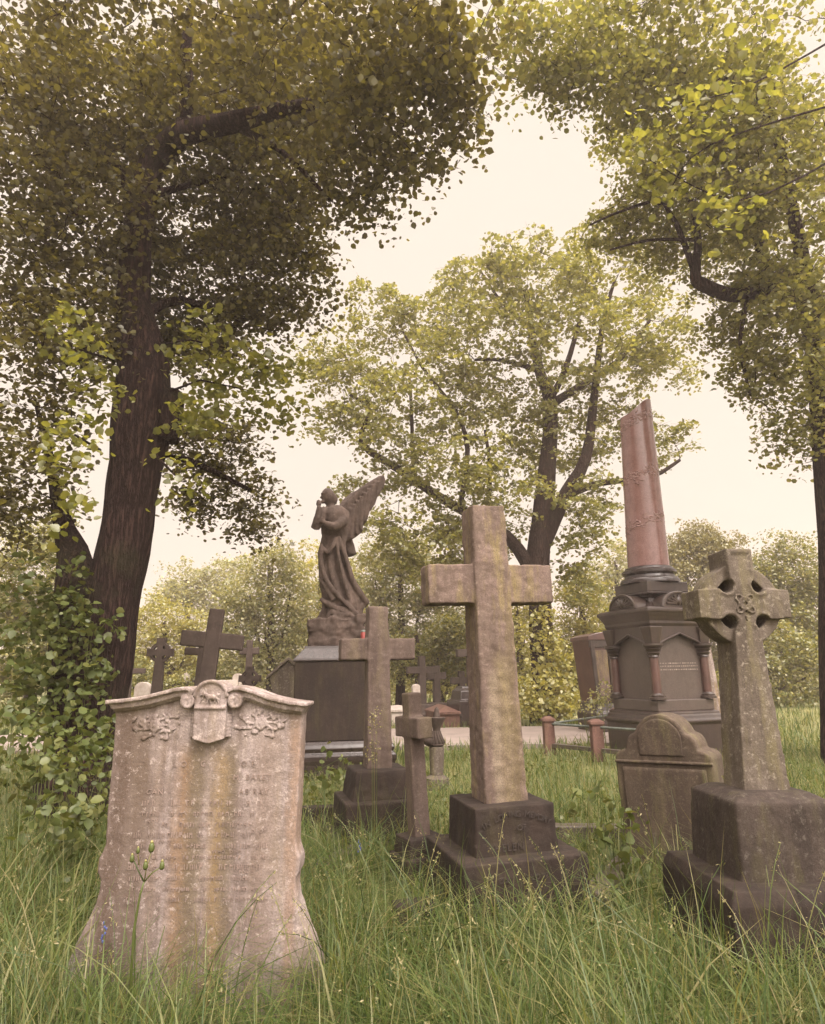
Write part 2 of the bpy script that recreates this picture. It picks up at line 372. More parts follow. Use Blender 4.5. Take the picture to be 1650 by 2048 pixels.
def tree(name, label, cat, trunk, Yd, limbs, crown, leaf, bark, leafm, group=None, twigs=0, n=12, base=None, **kw):
    """trunk and limbs: lists of (px, py, r px[, distance])"""
    def pth(pp): return [at(p[0], p[1], p[3] if len(p) > 3 else Yd) for p in pp], [p[2] * mpp(p[0], p[1], p[3] if len(p) > 3 else Yd) for p in pp]
    pp, rr = pth(trunk)
    pp[0].z = -.1; t = thing(name, (pp[0].x, pp[0].y, 0), 0, label, cat, group); L = t.location.copy()
    mbt = MB(); mbt.tube(refine([p - L for p in pp], 4), refine_r(rr, 4), n, .05)
    tr = mbt.build('trunk', bark, t, smooth=180)
    lm = []
    for l in limbs:
        lp, lr = pth(l); lm += refine(lp, 5)[3:]
        MB().tube(refine([p - L for p in lp], 3), refine_r(lr, 3), 7, .04).build('limb', bark, t, smooth=180)
    fo, cls = foliage('crown', crown, leaf, leafm, t, **kw)
    if twigs:
        nodes = np.array([list(p) for p in lm + refine(pp, 3)[len(pp):]]); tw = MB()
        pick = rng.choice(len(cls), min(twigs, len(cls)), False); cc = cls[pick]
        d0 = np.array([((nodes - c) ** 2).sum(1).min() for c in cc]); have = nodes; q_l = leaf / .1
        for k in np.argsort(d0):
            c = cc[k]; dd = ((have - c) ** 2).sum(1); a = have[np.argmin(dd)]; ln = math.sqrt(dd.min())
            if ln < .05 or ln > 2.2 * q_l + 1: continue
            mid = (a + c) / 2 + rng.normal(size=3) * .1 * ln
            tw.tube([Vector(a) - L, Vector(mid) - L, Vector(c) - L], [.012 * q_l, .008 * q_l, .004 * q_l], 3)
            for e in range(2):
                v = rng.normal(size=3) * leaf * 2.2; v[2] *= .4; tw.tube([Vector(c) - L, Vector(c + v) - L], [.004 * q_l, .0015 * q_l], 3)
            have = np.vstack([have, mid, c])
        if tw.v: tw.build('twigs', bark, t)
    return t
def refine(pp, k):
    o = []
    for i in range(len(pp) - 1):
        p0, p1, p2, p3 = pp[max(i - 1, 0)], pp[i], pp[i + 1], pp[min(i + 2, len(pp) - 1)]
        for j in range(k):
            t = j / k
            o.append(.5 * ((2 * p1) + (p2 - p0) * t + (2 * p0 - 5 * p1 + 4 * p2 - p3) * t * t + (3 * p1 - p0 - 3 * p2 + p3) * t ** 3))
    return o + [pp[-1]]
def refine_r(rr, k):
    o = []
    for i in range(len(rr) - 1): o += [rr[i] + (rr[i + 1] - rr[i]) * j / k for j in range(k)]
    return o + [rr[-1]]

# ------------------------------------------------------------------ ground, path
def gmat():
    m, t, p = new_mat('meadow_soil'); g = N(t); o = g.coord()
    col = g.mix(g.rng(g.noise(o, .9, 6), .35, .65), (.12, .13, .035), (.19, .17, .06))
    col = g.mix(g.math('MULTIPLY', g.rng(g.noise(o, 9, 5), .5, .68), .6), col, (.05, .055, .02))
    g.l(col, p.inputs['Base Color']); p.inputs['Roughness'].default_value = 1
    b = g.n('ShaderNodeBump'); b.inputs['Strength'].default_value = .8; b.inputs['Distance'].default_value = .08
    g.l(g.noise(o, 12, 6), b.inputs['Height']); g.l(b.outputs[0], p.inputs['Normal']); return m
gx, gy = np.meshgrid(np.concatenate([np.linspace(-160, -40, 7), np.linspace(-38, 38, 77), np.linspace(40, 160, 7)]),
                     np.concatenate([np.linspace(-60, 0, 8), np.linspace(1, 60, 80), np.linspace(66, 200, 10)]))
def ground_z(x, y):
    return .02 * np.sin(x * 1.7 + y * .6) + .015 * np.sin(y * 1.3 - x * .9)
gz = ground_z(gx, gy) - .03
h_, w_ = gx.shape; idx = np.arange(h_ * w_).reshape(h_, w_)
tag(np_mesh('ground', np.stack([gx, gy, gz], -1).reshape(-1, 3),
        [np.stack([idx[:-1, :-1], idx[:-1, 1:], idx[1:, 1:], idx[1:, :-1]], -1).reshape(-1, 4)], gmat(), smooth=True), kind='structure')
pm, t_, p_ = new_mat('path_gravel'); g_ = N(t_)
cc_ = g_.mix(g_.rng(g_.noise(g_.coord(), 2, 5), .35, .65), (.23, .185, .16), (.175, .14, .12))
cc_ = g_.mix(g_.math('MULTIPLY', g_.rng(g_.noise(g_.coord(), 45, 4), .45, .7), .4), cc_, (.14, .115, .10))
g_.l(cc_, p_.inputs['Base Color']); p_.inputs['Roughness'].default_value = .9
pv = [(-40, 15.6), (-10, 14.6), (0, 14.1), (4, 14.1), (6.2, 15.2), (8, 17.6), (10, 22.5), (12, 30), (15, 46)]
pmb = MB(); n_ = len(pv)
pmb.add([(x, y, .055) for x, y in pv] + [(x, y + 4.4, .055) for x, y in pv] + [(x, y, -.1) for x, y in pv] + [(x, y + 4.4, -.1) for x, y in pv],
        [(i, i + 1, n_ + i + 1, n_ + i) for i in range(n_ - 1)] + [(i, 2 * n_ + i, 2 * n_ + i + 1, i + 1) for i in range(n_ - 1)] + [(n_ + i, n_ + i + 1, 3 * n_ + i + 1, 3 * n_ + i) for i in range(n_ - 1)])
tag(pmb.build('path', pm), kind='structure')
def on_path(x, y):
    e = np.interp(x, [p[0] for p in pv], [p[1] for p in pv]); return (y > e + .25) & (y < e + 4.2)

# ------------------------------------------------------------------ ornate headstone, front left
HY = 3.5
def hz(y): return zat(426, y, HY)
def hp(x, y): return ((x - 426) * mpp(426, y, HY), hz(y))
hb = at(426, 1400, HY); hb.x -= 1.4 * math.tan(R(.8))
head = thing('ornate_headstone', (hb.x, HY, 0), 0, 'pale stained headstone with scrolled top, carved lamb and orange streaks, in long grass', 'headstone', lean=(0, .8))
half = [(184, 1402), (186, 1560), (188, 1685), (192, 1698), (198, 1710), (200, 1724), (198, 1739), (193, 1750), (193, 1770), (199, 1800), (215, 1840), (235, 1885), (254, 1930), (262, 2040)]
topc = [(-190, 1408), (-140, 1400), (-95, 1390), (-60, 1380), (-30, 1380), (0, 1385), (30, 1380), (60, 1380), (95, 1390), (140, 1400), (190, 1408)]
poly = [hp(426 + x, y) for x, y in half[::-1]] + [hp(426 + x, y) for x, y in topc[::-1]] + [hp(426 - x, y) for x, y in half]
MB().prism(poly, -.055, .10).build('slab', M['pale'], head, voxel=.009, disp=.006, dscale=.05)
for s in (-1, 1):
    top = [(-196, 1398), (-160, 1395), (-120, 1389), (-85, 1380), (-62, 1374), (-40, 1372), (-25, 1378)] if s < 0 else [(196, 1404), (160, 1400), (120, 1391), (94, 1381), (72, 1374), (54, 1371), (39, 1377)]
    lip = [hp(426 + x, y) for x, y in top] + [hp(426 + x, y + 8) for x, y in top[::-1]]
    cov = [hp(426 + x * .985, y + 7) for x, y in top] + [hp(426 + x * .95, y + 19) for x, y in top[::-1]]
    fil = [hp(426 + x * .95, y + 18) for x, y in top] + [hp(426 + x * .94, y + 24) for x, y in top[::-1]]
    mc = MB().prism(lip, -.115, .12); mc.prism(cov, -.095, .11); mc.prism(fil, -.075, .10)
    cx, cz = hp(434 + s * 46, 1401); r0 = 14.5 * mpp(426, 1400, HY)
    mc.prism([(cx + r0 * math.cos(a * .3), cz + r0 * math.sin(a * .3)) for a in range(21)], -.105, .05)
    sp = [(cx + r0 * (1 - k / 26) * math.cos(s * (1.6 - k * .45)), -.108, cz + r0 * (1 - k / 26) * math.sin(1.6 - k * .45)) for k in range(22)]
    mc.tube(sp, [.0045] * 22, 6)
    mc.build('scrolled_moulding', M['pale'], head, voxel=.006, disp=.003, dscale=.05, iters=2)
rc = [(-32, 1482 - 10), (-32, 1392)] + [(-32 * math.cos(a), 1392 - 30 * math.sin(a)) for a in np.linspace(.15, math.pi - .15, 13)] + [(32, 1392), (32, 1472), (0, 1482)]
mc = MB().prism([hp(426 + 7 + x, y) for x, y in rc], -.10, .09)
rim = [(-32 * math.cos(a), 1392 - 30 * math.sin(a)) for a in np.linspace(0, math.pi, 15)]
mc.tube([(hp(433 + x, y)[0], -.102, hp(433 + x, y)[1]) for x, y in rim], [.011] * 15, 6)
mc.box(hp(402, 1412)[0], hp(464, 1412)[0], -.112, -.09, hz(1416), hz(1411))
mc.tube([(hp(403, 1473)[0], -.10, hz(1473)), (hp(433, 1482)[0], -.102, hz(1482)), (hp(463, 1473)[0], -.10, hz(1473))], [.006] * 3, 5)
for s in (-1, 1):
    for k in range(7): mc.ball((hp(433 + s * 36, 1400)[0], -.062, hz(1428 + k * 7)), (.014, .014, .007), 8)
mc.build('cartouche', M['pale'], head, voxel=.006, disp=.003, dscale=.05, iters=2)
ml = MB()                               # lamb with a banner, in low relief
def bal(x, y, rx, ry, dep=.012): ml.ball((hp(x, y)[0], -.103, hz(y)), (rx * .0026, dep, ry * .0026), 10)
def leg(x1, y1, x2, y2, r=.0045): ml.tube([(hp(x1, y1)[0], -.107, hz(y1)), (hp(x2, y2)[0], -.107, hz(y2))], [r, r * .8], 6)
bal(437, 1393, 11, 5.5, .016); bal(447, 1389, 4.5, 4); bal(427, 1391, 5, 5); bal(423, 1387, 3.5, 3.5)
for a in ((428, 1396, 427, 1406), (432, 1397, 434, 1406), (443, 1396, 441, 1405), (446, 1394, 450, 1405)): leg(*a)
leg(412, 1406, 424, 1382, .0035); ml.prism([hp(411, 1383), hp(423, 1381), hp(419, 1389), hp(411, 1392)], -.108, -.098)
leg(450, 1398, 452, 1384, .003)
ml.build('lamb_relief', M['pale'], head, voxel=.0035, iters=1)
for fx, fy, n in ((322, 1450, 14), (530, 1446, 16)):
    mf = MB(); rr = random.Random(fx)
    for q in range(7):
        a = q * .9 + .2; L_ = 20 + 16 * rr.random()
        pt = [Vector((hp(fx, fy)[0], -.056, hz(fy)))] + [Vector((hp(fx + L_ * t * 1.5 * math.cos(a + t * .9), fy)[0], -.056, hz(fy + L_ * t * .8 * math.sin(a + t * .9)))) for t in (.35, .7, 1)]
        mf.tube(refine(pt, 3), [.007] * 10, 6); mf.ball(pt[-1], (.016, .010, .013), 8)
        mf.ball(pt[-2] + Vector((.01, 0, .008)), (.017, .010, .008), 8, Matrix.Rotation(a, 3, 'Y'))
    mf.tube([(hp(fx, fy)[0] + .022 * math.cos(t), -.06, hz(fy) + .022 * math.sin(t)) for t in np.linspace(0, 6.28, 13)], [.008] * 13, 6)
    mf.ball((hp(fx, fy)[0], -.058, hz(fy)), (.016, .012, .016), 10)
    for k in range(n):
        a = k * 2.399; d = 7 + 7.2 * k ** .62; ex, ey = fx + d * math.cos(a) * 1.15, fy + d * math.sin(a) * .62
        mf.ball((hp(ex, ey)[0], -.057, hz(ey)), (rr.uniform(.010, .022), rr.uniform(.006, .012), rr.uniform(.004, .009)), 8, Matrix.Rotation(rr.uniform(-1.2, 1.2), 3, 'Y'))
    mf.build('flower_relief', M['pale'], head, voxel=.004, iters=2)
mi = MB()
for s, sz, x, y in (('L O    G', .038, 395, 1530), ('O F', .038, 510, 1530), ('M  BARET', .036, 520, 1556), ('CAN', .034, 330, 1584), ('AB RAY', .036, 525, 1584),
                    ('NOV', .024, 330, 1640), ('D  OF', .022, 540, 1660), ('WHO  DIED', .022, 480, 1700), ('A  ED  Y', .020, 350, 1680), ('IN', .024, 430, 1725), ('PEA E', .022, 520, 1740)):
    text_mb(mi, s, sz, hp(x, y)[0], hz(y), -.0585, .0012, 1.25)
rr = random.Random(12)                  # lines of lettering worn past reading
for yy in list(range(1606, 1800, 21)):
    x = -.34 + rr.uniform(0, .1); xe = .36 - rr.uniform(0, .12); hh = rr.choice((.014, .018, .022))
    while x < xe:
        if rr.random() < .72:
            zq = hz(yy) + rr.uniform(-.002, .002); k_ = rr.random(); wd = hh * rr.uniform(.35, .7)
            mi.box(x, x + .003, -.0592, -.0555, zq, zq + hh)
            if k_ < .5: mi.box(x + .003, x + wd, -.0592, -.0555, zq + hh * rr.choice((.45, .88)), zq + hh * rr.choice((.45, .88)) + .0032 + hh * .02)
            if k_ > .35: mi.box(x + wd, x + wd + .003, -.0592, -.0555, zq, zq + hh)
        x += hh * rr.uniform(.8, 1.3)
mi.build('inscription', M['cut'], head)
FOOT.append((hb.x - .3, HY, .28)); FOOT.append((hb.x, HY, .28)); FOOT.append((hb.x + .3, HY, .28))

# ------------------------------------------------------------------ the crosses in the middle
def cross_mb(h, w0, w1, d0, d1, az, al, ah, ad, z0=0.):
    m = MB(); m.frustum(z0, z0 + h, (w0, d0), (w1, d1)); m.frustum(az - ah / 2, az + ah / 2, (al, ad), (al, ad)); return m
# tall cross
Yc = 4.75; b = at(1001, 1596, Yc); tp = at(966, 1018, Yc); hgt = tp.z - b.z
cr = thing('stone_cross', (b.x, Yc, 0), 14.5, 'tallest brown stone cross with mossy shaft on a square block lettered HELEN', 'cross', lean=(0, -math.degrees(math.atan2(b.x - tp.x, hgt)) * .9))
cross_mb(hgt + .03, .295, .25, .285, .245, zat(975, 1171, Yc), .93, .275, .20, b.z - .03).build('cross', M['cross'], cr, voxel=.010, disp=.018, iters=3, dscale=.07)
zb1 = zat(965, 1712, Yc - .3); zb0 = b.z
MB().frustum(zb1 - .03, zb0, (.56, .56), (.535, .535)).build('block', M['dark'], cr, voxel=.012, disp=.016, iters=5)
MB().frustum(-.15, zb1, (.83, .83), (.81, .81)).build('plinth', M['dark'], cr, voxel=.013, disp=.016, iters=4)
mi = MB(); zc = (zb0 + zb1) / 2
text_mb(mi, 'IN LOVING MEMORY', .052, 0, zc + .075, -.283, .002, 1, (.42, 1.05))
text_mb(mi, 'OF', .05, .03, zc - .005, -.285, .002); text_mb(mi, 'HELEN', .062, -.06, zc - .115, -.287, .002, 1.1)
mi.build('inscription', M['cut_dark'], cr)
mi = MB(); text_mb(mi, 'ROX      ELOW', .045, -.05, zb1 - .11, -.423, .002, 1.2); mi.build('inscription', M['cut_dark'], cr)
FOOT.append((b.x, Yc, .52))
# middle cross
Yc = 6.4; b = at(755, 1533, Yc); tp = at(752, 1214, Yc); hgt = tp.z - b.z
cr2 = thing('stone_cross', (b.x, Yc, 0), 15, 'medium grey-brown cross on two dark blocks in front of the angel pedestal', 'cross', lean=(0, 0))
cross_mb(hgt + .03, .235, .19, .21, .17, zat(752, 1299, Yc), .715, .20, .15, b.z - .03).build('cross', M['cross2'], cr2, voxel=.011, disp=.016, iters=3, dscale=.08)
z1 = zat(755, 1600, Yc - .25); z2 = .12
MB().frustum(z1 - .03, b.z, (.56, .56), (.48, .48)).build('block', M['dark'], cr2, voxel=.013, disp=.02, iters=6)
MB().frustum(z2, z1, (.70, .70), (.70, .70)).build('plinth', M['dark'], cr2, voxel=.013, disp=.015, iters=4)
MB().frustum(-.1, z2, (.95, .95), (.93, .93)).build('base_slab', M['dark'], cr2, voxel=.016, disp=.015)
FOOT.append((b.x, Yc, .5))
# small cross, nearly edge on
Yc = 5.3; b = at(842, 1668, Yc); tp = at(826, 1385, Yc); hgt = tp.z - b.z
cr3 = thing('stone_cross', (b.x, Yc, 0), -66, 'small leaning brown cross turned nearly edge on beside the tallest cross', 'cross', lean=(0, 0))
cr3.rotation_euler = (Matrix.Rotation(-math.atan2(b.x - tp.x, hgt), 3, 'Y') @ Matrix.Rotation(R(-66), 3, 'Z')).to_euler()
cross_mb(hgt + .02, .15, .13, .125, .11, zat(832, 1453, Yc), .44, .15, .125, b.z - .02).build('cross', M['cross2'], cr3, voxel=.009, disp=.008, iters=4)
MB().frustum(b.z - .14, b.z, (.30, .30), (.27, .27)).build('block', M['dark'], cr3, voxel=.011, disp=.012, iters=4)
MB().frustum(-.1, b.z - .12, (.38, .38), (.36, .36)).build('plinth', M['dark'], cr3, voxel=.013, disp=.015, iters=4)
FOOT.append((b.x, Yc, .25))

# ------------------------------------------------------------------ angel
AY = 11.2; ab = at(680, 1450, AY)
ang = thing('angel_monument', (ab.x, AY, 0), 8, 'dark winged angel statue standing on a rock above a soot-black pedestal', 'statue')
sA = mpp(680, 1300, AY)
def az_(y, Yd=AY): return zat(680, y, Yd)
ph = .73
zt_, zb_ = az_(1322, AY - ph), az_(1482, AY - ph)
MB().square_stack([(ph, zb_), (ph * .985, zt_)]).build('pedestal', M['dark'], ang, bevel=.015)
MB().square_stack([(ph * 1.02, zt_), (ph * 1.02, zt_ + .035), (ph * .80, zt_ + .20), (ph * .79, zt_ + .24)]).build('pedestal_cap', M['wet'], ang, bevel=.012)
MB().square_stack([(ph * 1.10, -.1), (ph * 1.10, zb_ - .33), (ph * 1.13, zb_ - .27), (ph * 1.13, zb_ - .20), (ph * 1.07, zb_ - .16), (ph * 1.10, zb_ - .10), (ph * 1.06, zb_ - .05), (ph, zb_)]).build('base_moulding', M['wet'], ang, bevel=.012)
def ax(x, y): return (x - 680) * mpp(680, y, AY)
zr0 = zt_ + .23
mr = MB(); rr = random.Random(3)
rk = [(1300, 622, 738), (1282, 624, 737), (1262, 627, 733), (1245, 630, 728), (1232, 640, 722)]
mr.box(ax(617, 1300), ax(742, 1300), -.42, .42, zr0 - .02, zr0 + .14)
for y, l, r in rk: mr.ball(((ax(l, y) + ax(r, y)) / 2, 0, az_(y)), ((ax(r, y) - ax(l, y)) / 2, .38, .20), 12)
for k in range(26):
    y = rr.uniform(1238, 1292); x = rr.uniform(628, 730); a = rr.uniform(.06, .14)
    mr.box(ax(x, y) - a, ax(x, y) + a, -.36 - rr.uniform(0, .06), .1, az_(y) - a * .8, az_(y) + a * .8)
mr.build('rock', M['statue'], ang, voxel=.022, disp=.11, dscale=.16, iters=2)
mbd = MB()
secs = [(1012, 648, 666, .5), (1018, 644, 680, .6), (1026, 638, 692, .62), (1040, 638, 694, .62), (1058, 639, 693, .62), (1075, 641, 690, .66), (1088, 638, 688, .75), (1105, 633, 691, .8), (1125, 634, 693, .8),
        (1150, 636, 698, .8), (1170, 639, 708, .8), (1190, 642, 718, .8), (1204, 643, 724, .8), (1216, 642, 722, .85), (1232, 636, 722, .9), (1250, 630, 726, .9)]
nn = 40; vv, ff = [], []
for i, (y, l, r, dp) in enumerate(secs):
    cx, hw = (ax(l, y) + ax(r, y)) / 2, (ax(r, y) - ax(l, y)) / 2; fold = max(0, min(1, (y - 1085) / 70))
    for k in range(nn):
        a = 2 * math.pi * k / nn
        q = 1 + fold * (.095 * math.sin(7 * a + (y - 1085) * .022) + .05 * math.sin(12 * a - (y - 1085) * .03)) + .03 * math.sin(4 * a + y * .06)
        vv.append((cx + hw * q * math.cos(a), hw * dp * q * math.sin(a), az_(y)))
for i in range(len(secs) - 1):
    for k in range(nn): ff.append((i * nn + k, i * nn + (k + 1) % nn, i * nn + nn + (k + 1) % nn, i * nn + nn + k))
ff += [tuple(range(nn)), tuple(range(len(secs) * nn - 1, (len(secs) - 1) * nn - 1, -1))]
mbd.add(vv, ff)
def P(x, y, d=0.): return Vector((ax(x, y), d, az_(y)))
# a long mantle edge sweeping across the skirt, flying hem on the right, gathered sash
mbd.tube(refine([P(640, 1092, -.20), P(640, 1130, -.26), P(650, 1165, -.30), P(672, 1195, -.33), P(700, 1222, -.30), P(722, 1245, -.22)], 4), refine_r([.03, .04, .045, .045, .045, .04], 4), 8)
mbd.tube(refine([P(672, 1078, -.22), P(688, 1120, -.22), P(700, 1160, -.2), P(716, 1188, -.12), P(732, 1208, -.02)], 4), refine_r([.045, .045, .05, .07, .06], 4), 8)
mbd.tube(refine([P(668, 1080, -.24), P(676, 1130, -.28), P(690, 1185, -.30), P(702, 1225, -.25)], 4), refine_r([.03, .035, .04, .04], 4), 8)
mbd.tube(refine([P(732, 1204, 0), P(716, 1214, -.05), P(700, 1222, -.1)], 3), refine_r([.05, .08, .09], 3), 8)
mbd.tube(refine([P(644, 1100, -.2), P(652, 1112, -.26), P(660, 1100, -.28), P(668, 1082, -.25)], 3), refine_r([.03, .04, .04, .03], 3), 7)
mbd.tube(refine([P(638, 1160, -.2), P(650, 1180, -.28), P(664, 1205, -.3)], 3), refine_r([.04, .05, .05], 3), 7)
mbd.tube(refine([P(640, 1200, -.18), P(655, 1212, -.28), P(690, 1230, -.3), P(716, 1240, -.2)], 3), refine_r([.04, .05, .05, .05], 3), 7)
# neck, head with swept hair, face to the left
mbd.tube([P(660, 1026), P(657, 1012), P(654, 1000)], [.14, .075, .07], 12)
mbd.ball(P(653, 994, -.01), (.125, .125, .155), 16, Matrix.Rotation(R(-14), 3, 'Y'))
mbd.ball(P(660, 998, .03), (.11, .115, .12), 14); mbd.ball(P(666, 1003, .02), (.05, .06, .05), 10)
mbd.ball(P(639, 997, -.04), (.03, .022, .02), 8); mbd.ball(P(642, 1006, -.04), (.05, .06, .035), 10); mbd.ball(P(641, 990, -.04), (.03, .07, .02), 8)
# arms gathered on the breast, raised hand with fingers
mbd.tube(refine([P(648, 1026, -.12), P(638, 1042, -.24), P(628, 1064, -.26)], 3), refine_r([.10, .095, .075], 3), 12)
mbd.tube(refine([P(627, 1064, -.26), P(633, 1046, -.34), P(636, 1024, -.33)], 3), refine_r([.075, .07, .05], 3), 12)
mbd.ball(P(634, 1018, -.32), (.05, .035, .065), 10)
for k in range(4): mbd.tube([P(631 + k * 2.4, 1017, -.335 + k * .012), P(630.5 + k * 2.6, 1011 - (k in (1, 2)) * 1.5, -.34 + k * .012)], [.016, .011], 6)
mbd.tube([P(638, 1020, -.35), P(641, 1015, -.37)], [.017, .012], 6)
mbd.tube(refine([P(684, 1030, -.14), P(680, 1052, -.30), P(664, 1062, -.36), P(648, 1056, -.37)], 3), refine_r([.10, .09, .07, .05], 3), 12)
mbd.ball(P(643, 1053, -.37), (.06, .035, .045), 10)
for k in range(4): mbd.tube([P(641, 1050 + k * 2.3, -.38), P(634 + abs(k - 1.2), 1047 + k * 2.6, -.37)], [.016, .011], 6)
mbd.tube([P(645, 1050, -.38), P(643, 1044, -.39)], [.016, .011], 6)
mbd.ball(P(668, 1040, -.2), (.22, .16, .22), 14)
mbd.build('figure', M['statue'], ang, voxel=.014, disp=.025, dscale=.12, iters=4)
wo = [(676, 1035), (688, 1018), (698, 1000), (712, 984), (735, 966), (757, 950), (766, 947), (769, 954), (765, 968), (757, 981), (752, 990), (748, 1002), (740, 1014), (733, 1022), (733, 1032), (728, 1042), (720, 1050), (722, 1060), (712, 1068), (700, 1076), (690, 1080), (682, 1066), (678, 1050)]
def wing(dx, dy, y0, y1, m_):
    m = MB().prism([(ax(x, y) * m_ + dx, az_(y) + dy) for x, y in wo], y0, y1)
    for i in range(9):                  # long feathers in two rows
        a, c = (690 + i * 7.5, 1022 - i * 8), (wo[21 - i][0] - 2, wo[21 - i][1] - 2) if i < 9 else None
        for yy in (y0 - .01, y1 + .01): m.tube([(ax(*a) * m_ + dx, yy, az_(a[1]) + dy), (ax(*c) * m_ + dx, yy, az_(c[1]) + dy)], [.045, .03], 6)
    m.tube([(ax(x, y) * m_ + dx, (y0 + y1) / 2, az_(y) + dy) for x, y in wo[:7]], [.09, .09, .085, .08, .065, .05, .04], 8)
    return m
wing(0, 0, .12, .20, 1).build('wing', M['statue'], ang, voxel=.014, disp=.02, dscale=.07, iters=1)
# the far wing: its stump rises just past the near one and its cut lower end hangs below
mw = MB().tube(refine([P(676, 1040, .3), P(690, 1000, .42), P(712, 978, .5), P(722, 972, .52)], 3), refine_r([.10, .12, .11, .06], 3), 10)
mw.tube(refine([P(680, 1040, .3), P(692, 1075, .32), P(703, 1105, .30)], 3), refine_r([.12, .11, .085], 3), 10)
mw.build('wing', M['statue'], ang, voxel=.016, disp=.02, dscale=.07, iters=2)
FOOT.append((ab.x, AY, 1.0))
rl = at(727, 1283, AY - .5)
lan = thing('grave_lantern', (rl.x, AY - .50, zr0 + .005), 0, 'small red grave lantern standing on the angel pedestal beside the rock', 'lantern')
MB().lathe([(.042, 0), (.046, .02), (.046, .20), (.04, .215)], 14).build('glass', M['red'], lan, smooth=40)
MB().lathe([(.048, .213), (.048, .225), (.03, .245), (.012, .25)], 14).build('lid', M['metal'], lan, smooth=40)

# ------------------------------------------------------------------ broken column monument
MY = 13.0; mc0 = at(1317, 1330, MY); RZ = 20.5
mon = thing('column_monument', (mc0.x, MY, 0), RZ, 'broken red granite column on a dark arcaded pedestal with pointed niches', 'monument')
def mz(y): return zat(1310, y, 12.2)
k = mpp(1310, 1330, MY) / math.sqrt(2)
hB, hC, hP, hM, hL = 188 * k / 2, 226 * k / 2, 142 * k / 2, 229 * k / 2, 218 * k / 2
core = hB * .84
MB().square_stack([(hL, -.1), (hL, mz(1452)), (hM, mz(1447)), (hM, mz(1443)), (hM * .95, mz(1440)), (hM * .93, mz(1434)), (hM * .89, mz(1431)), (hM * .89, mz(1427)), (hB, mz(1424))]).build('stepped_base', M['monu'], mon, bevel=.01)
MB().square_stack([(hB, mz(1424)), (hB, mz(1401))]).build('base_course', M['panel'], mon, bevel=.012)
MB().square_stack([(core, mz(1401)), (core, mz(1262))]).build('niche_panel', M['panel'], mon)
for q in range(4):                      # the four arched faces
    a_ = hB * .78; zs, zt2 = mz(1292), mz(1250)
    zp = mz(1266)
    arch = []
    for i in range(17):
        t = -1 + 2 * i / 16; s_ = 1 - abs(t)
        arch.append((t * a_, zs + (zp - zs) * (s_ ** .55 * .86 + .14 * s_ ** 2.5)))
    pl = [(-hB * .995, zs - .06), (-hB * .995, zt2), (hB * .995, zt2), (hB * .995, zs - .06), (a_, zs - .06)] + arch[::-1] + [(-a_, zs - .06)]
    m = MB().prism(pl, -hB, -core * .98)
    m.tube([(x, -hB - .005, z) for x, z in arch], [.022] * 17, 6)
    ro = Matrix.Rotation(math.pi / 2 * q, 3, 'Z'); m.v = [tuple(ro @ Vector(p)) for p in m.v]
    m.build('arcade', M['monu'], mon, bevel=.006)
for sx in (-1, 1):
    for sy in (-1, 1):
        c = (sx * hB * .9, sy * hB * .9); z0, z1 = mz(1400), mz(1291)
        co = MB().lathe([(.082, z0 + .10), (.078, z1 - .20)], 16, c).build('colonnette', M['redcol'], mon, smooth=40)
        MB().lathe([(.15, z0), (.15, z0 + .035), (.12, z0 + .05), (.125, z0 + .07), (.095, z0 + .09), (.085, z0 + .11)], 16, c).build('base', M['monu'], co, smooth=40)
        MB().lathe([(.08, z1 - .21), (.10, z1 - .20), (.09, z1 - .17), (.125, z1 - .13), (.10, z1 - .11), (.145, z1 - .06), (.12, z1 - .05), (.175, z1), (.175, z1 + .04)], 16, c).build('capital', M['monu'], co, smooth=40)
        m = MB().frustum(z1 + .03, mz(1252), (.2, .2), (.30, .30), (sx * hB * .88, sy * hB * .88)); m.build('corner_spandrel', M['monu'], mon, bevel=.02)
MB().square_stack([(hB * 1.0, mz(1252)), (hB * 1.05, mz(1246)), (hB * 1.05, mz(1241)), (hB * 1.10, mz(1233)), (hC * .96, mz(1226)), (hC, mz(1222)), (hC, mz(1217)), (hC * .93, mz(1213)), (hC * .80, mz(1212))]).build('cornice', M['monu'], mon, bevel=.008)
MB().square_stack([(hC * .70, mz(1213)), (hP * .98, mz(1207)), (hP * .86, mz(1200)), (hP * .84, mz(1192)), (hP * .92, mz(1187)), (hP * 1.08, mz(1184)), (hP * 1.08, mz(1180)), (hP, mz(1179))]).build('moulded_neck', M['wet'], mon, bevel=.008)
MB().square_stack([(hP, mz(1179)), (hP, mz(1158))]).build('square_plinth', M['monu'], mon, bevel=.012)
for q in range(4):
    w2 = hC * .50; zz0, zz1 = mz(1213), mz(1184)
    ar = [(w2 * math.cos(a), zz0 + (zz1 - zz0) * math.sin(a)) for a in np.linspace(0, math.pi, 17)]
    m = MB().prism(ar, -hC * .93, -hP * .8)
    m.tube([(x * .98, -hC * .935, z) for x, z in ar], [.028] * 17, 6)
    rr = random.Random(q)
    for j in range(9):
        a = math.pi * (j + .5) / 9; m.tube([(.06 * math.cos(a), -hC * .935, zz0 + .05 + .04 * math.sin(a)), (w2 * .74 * math.cos(a), -hC * .94, zz0 + .03 + (zz1 - zz0) * .72 * math.sin(a))], [.03, .018], 6)
    m.ball((0, -hC * .94, zz0 + .11), (.06, .04, .09), 8)
    ro = Matrix.Rotation(math.pi / 2 * q, 3, 'Z'); m.v = [tuple(ro @ Vector(p)) for p in m.v]
    m.build('carved_lunette', M['monu'], mon, smooth=50)
zc0, zc1 = zat(1292, 1124, MY), zat(1268, 820, MY)
rb, rt = 40 * mpp(1292, 1124, MY), 30.5 * mpp(1268, 830, MY)
zp0 = mz(1158)
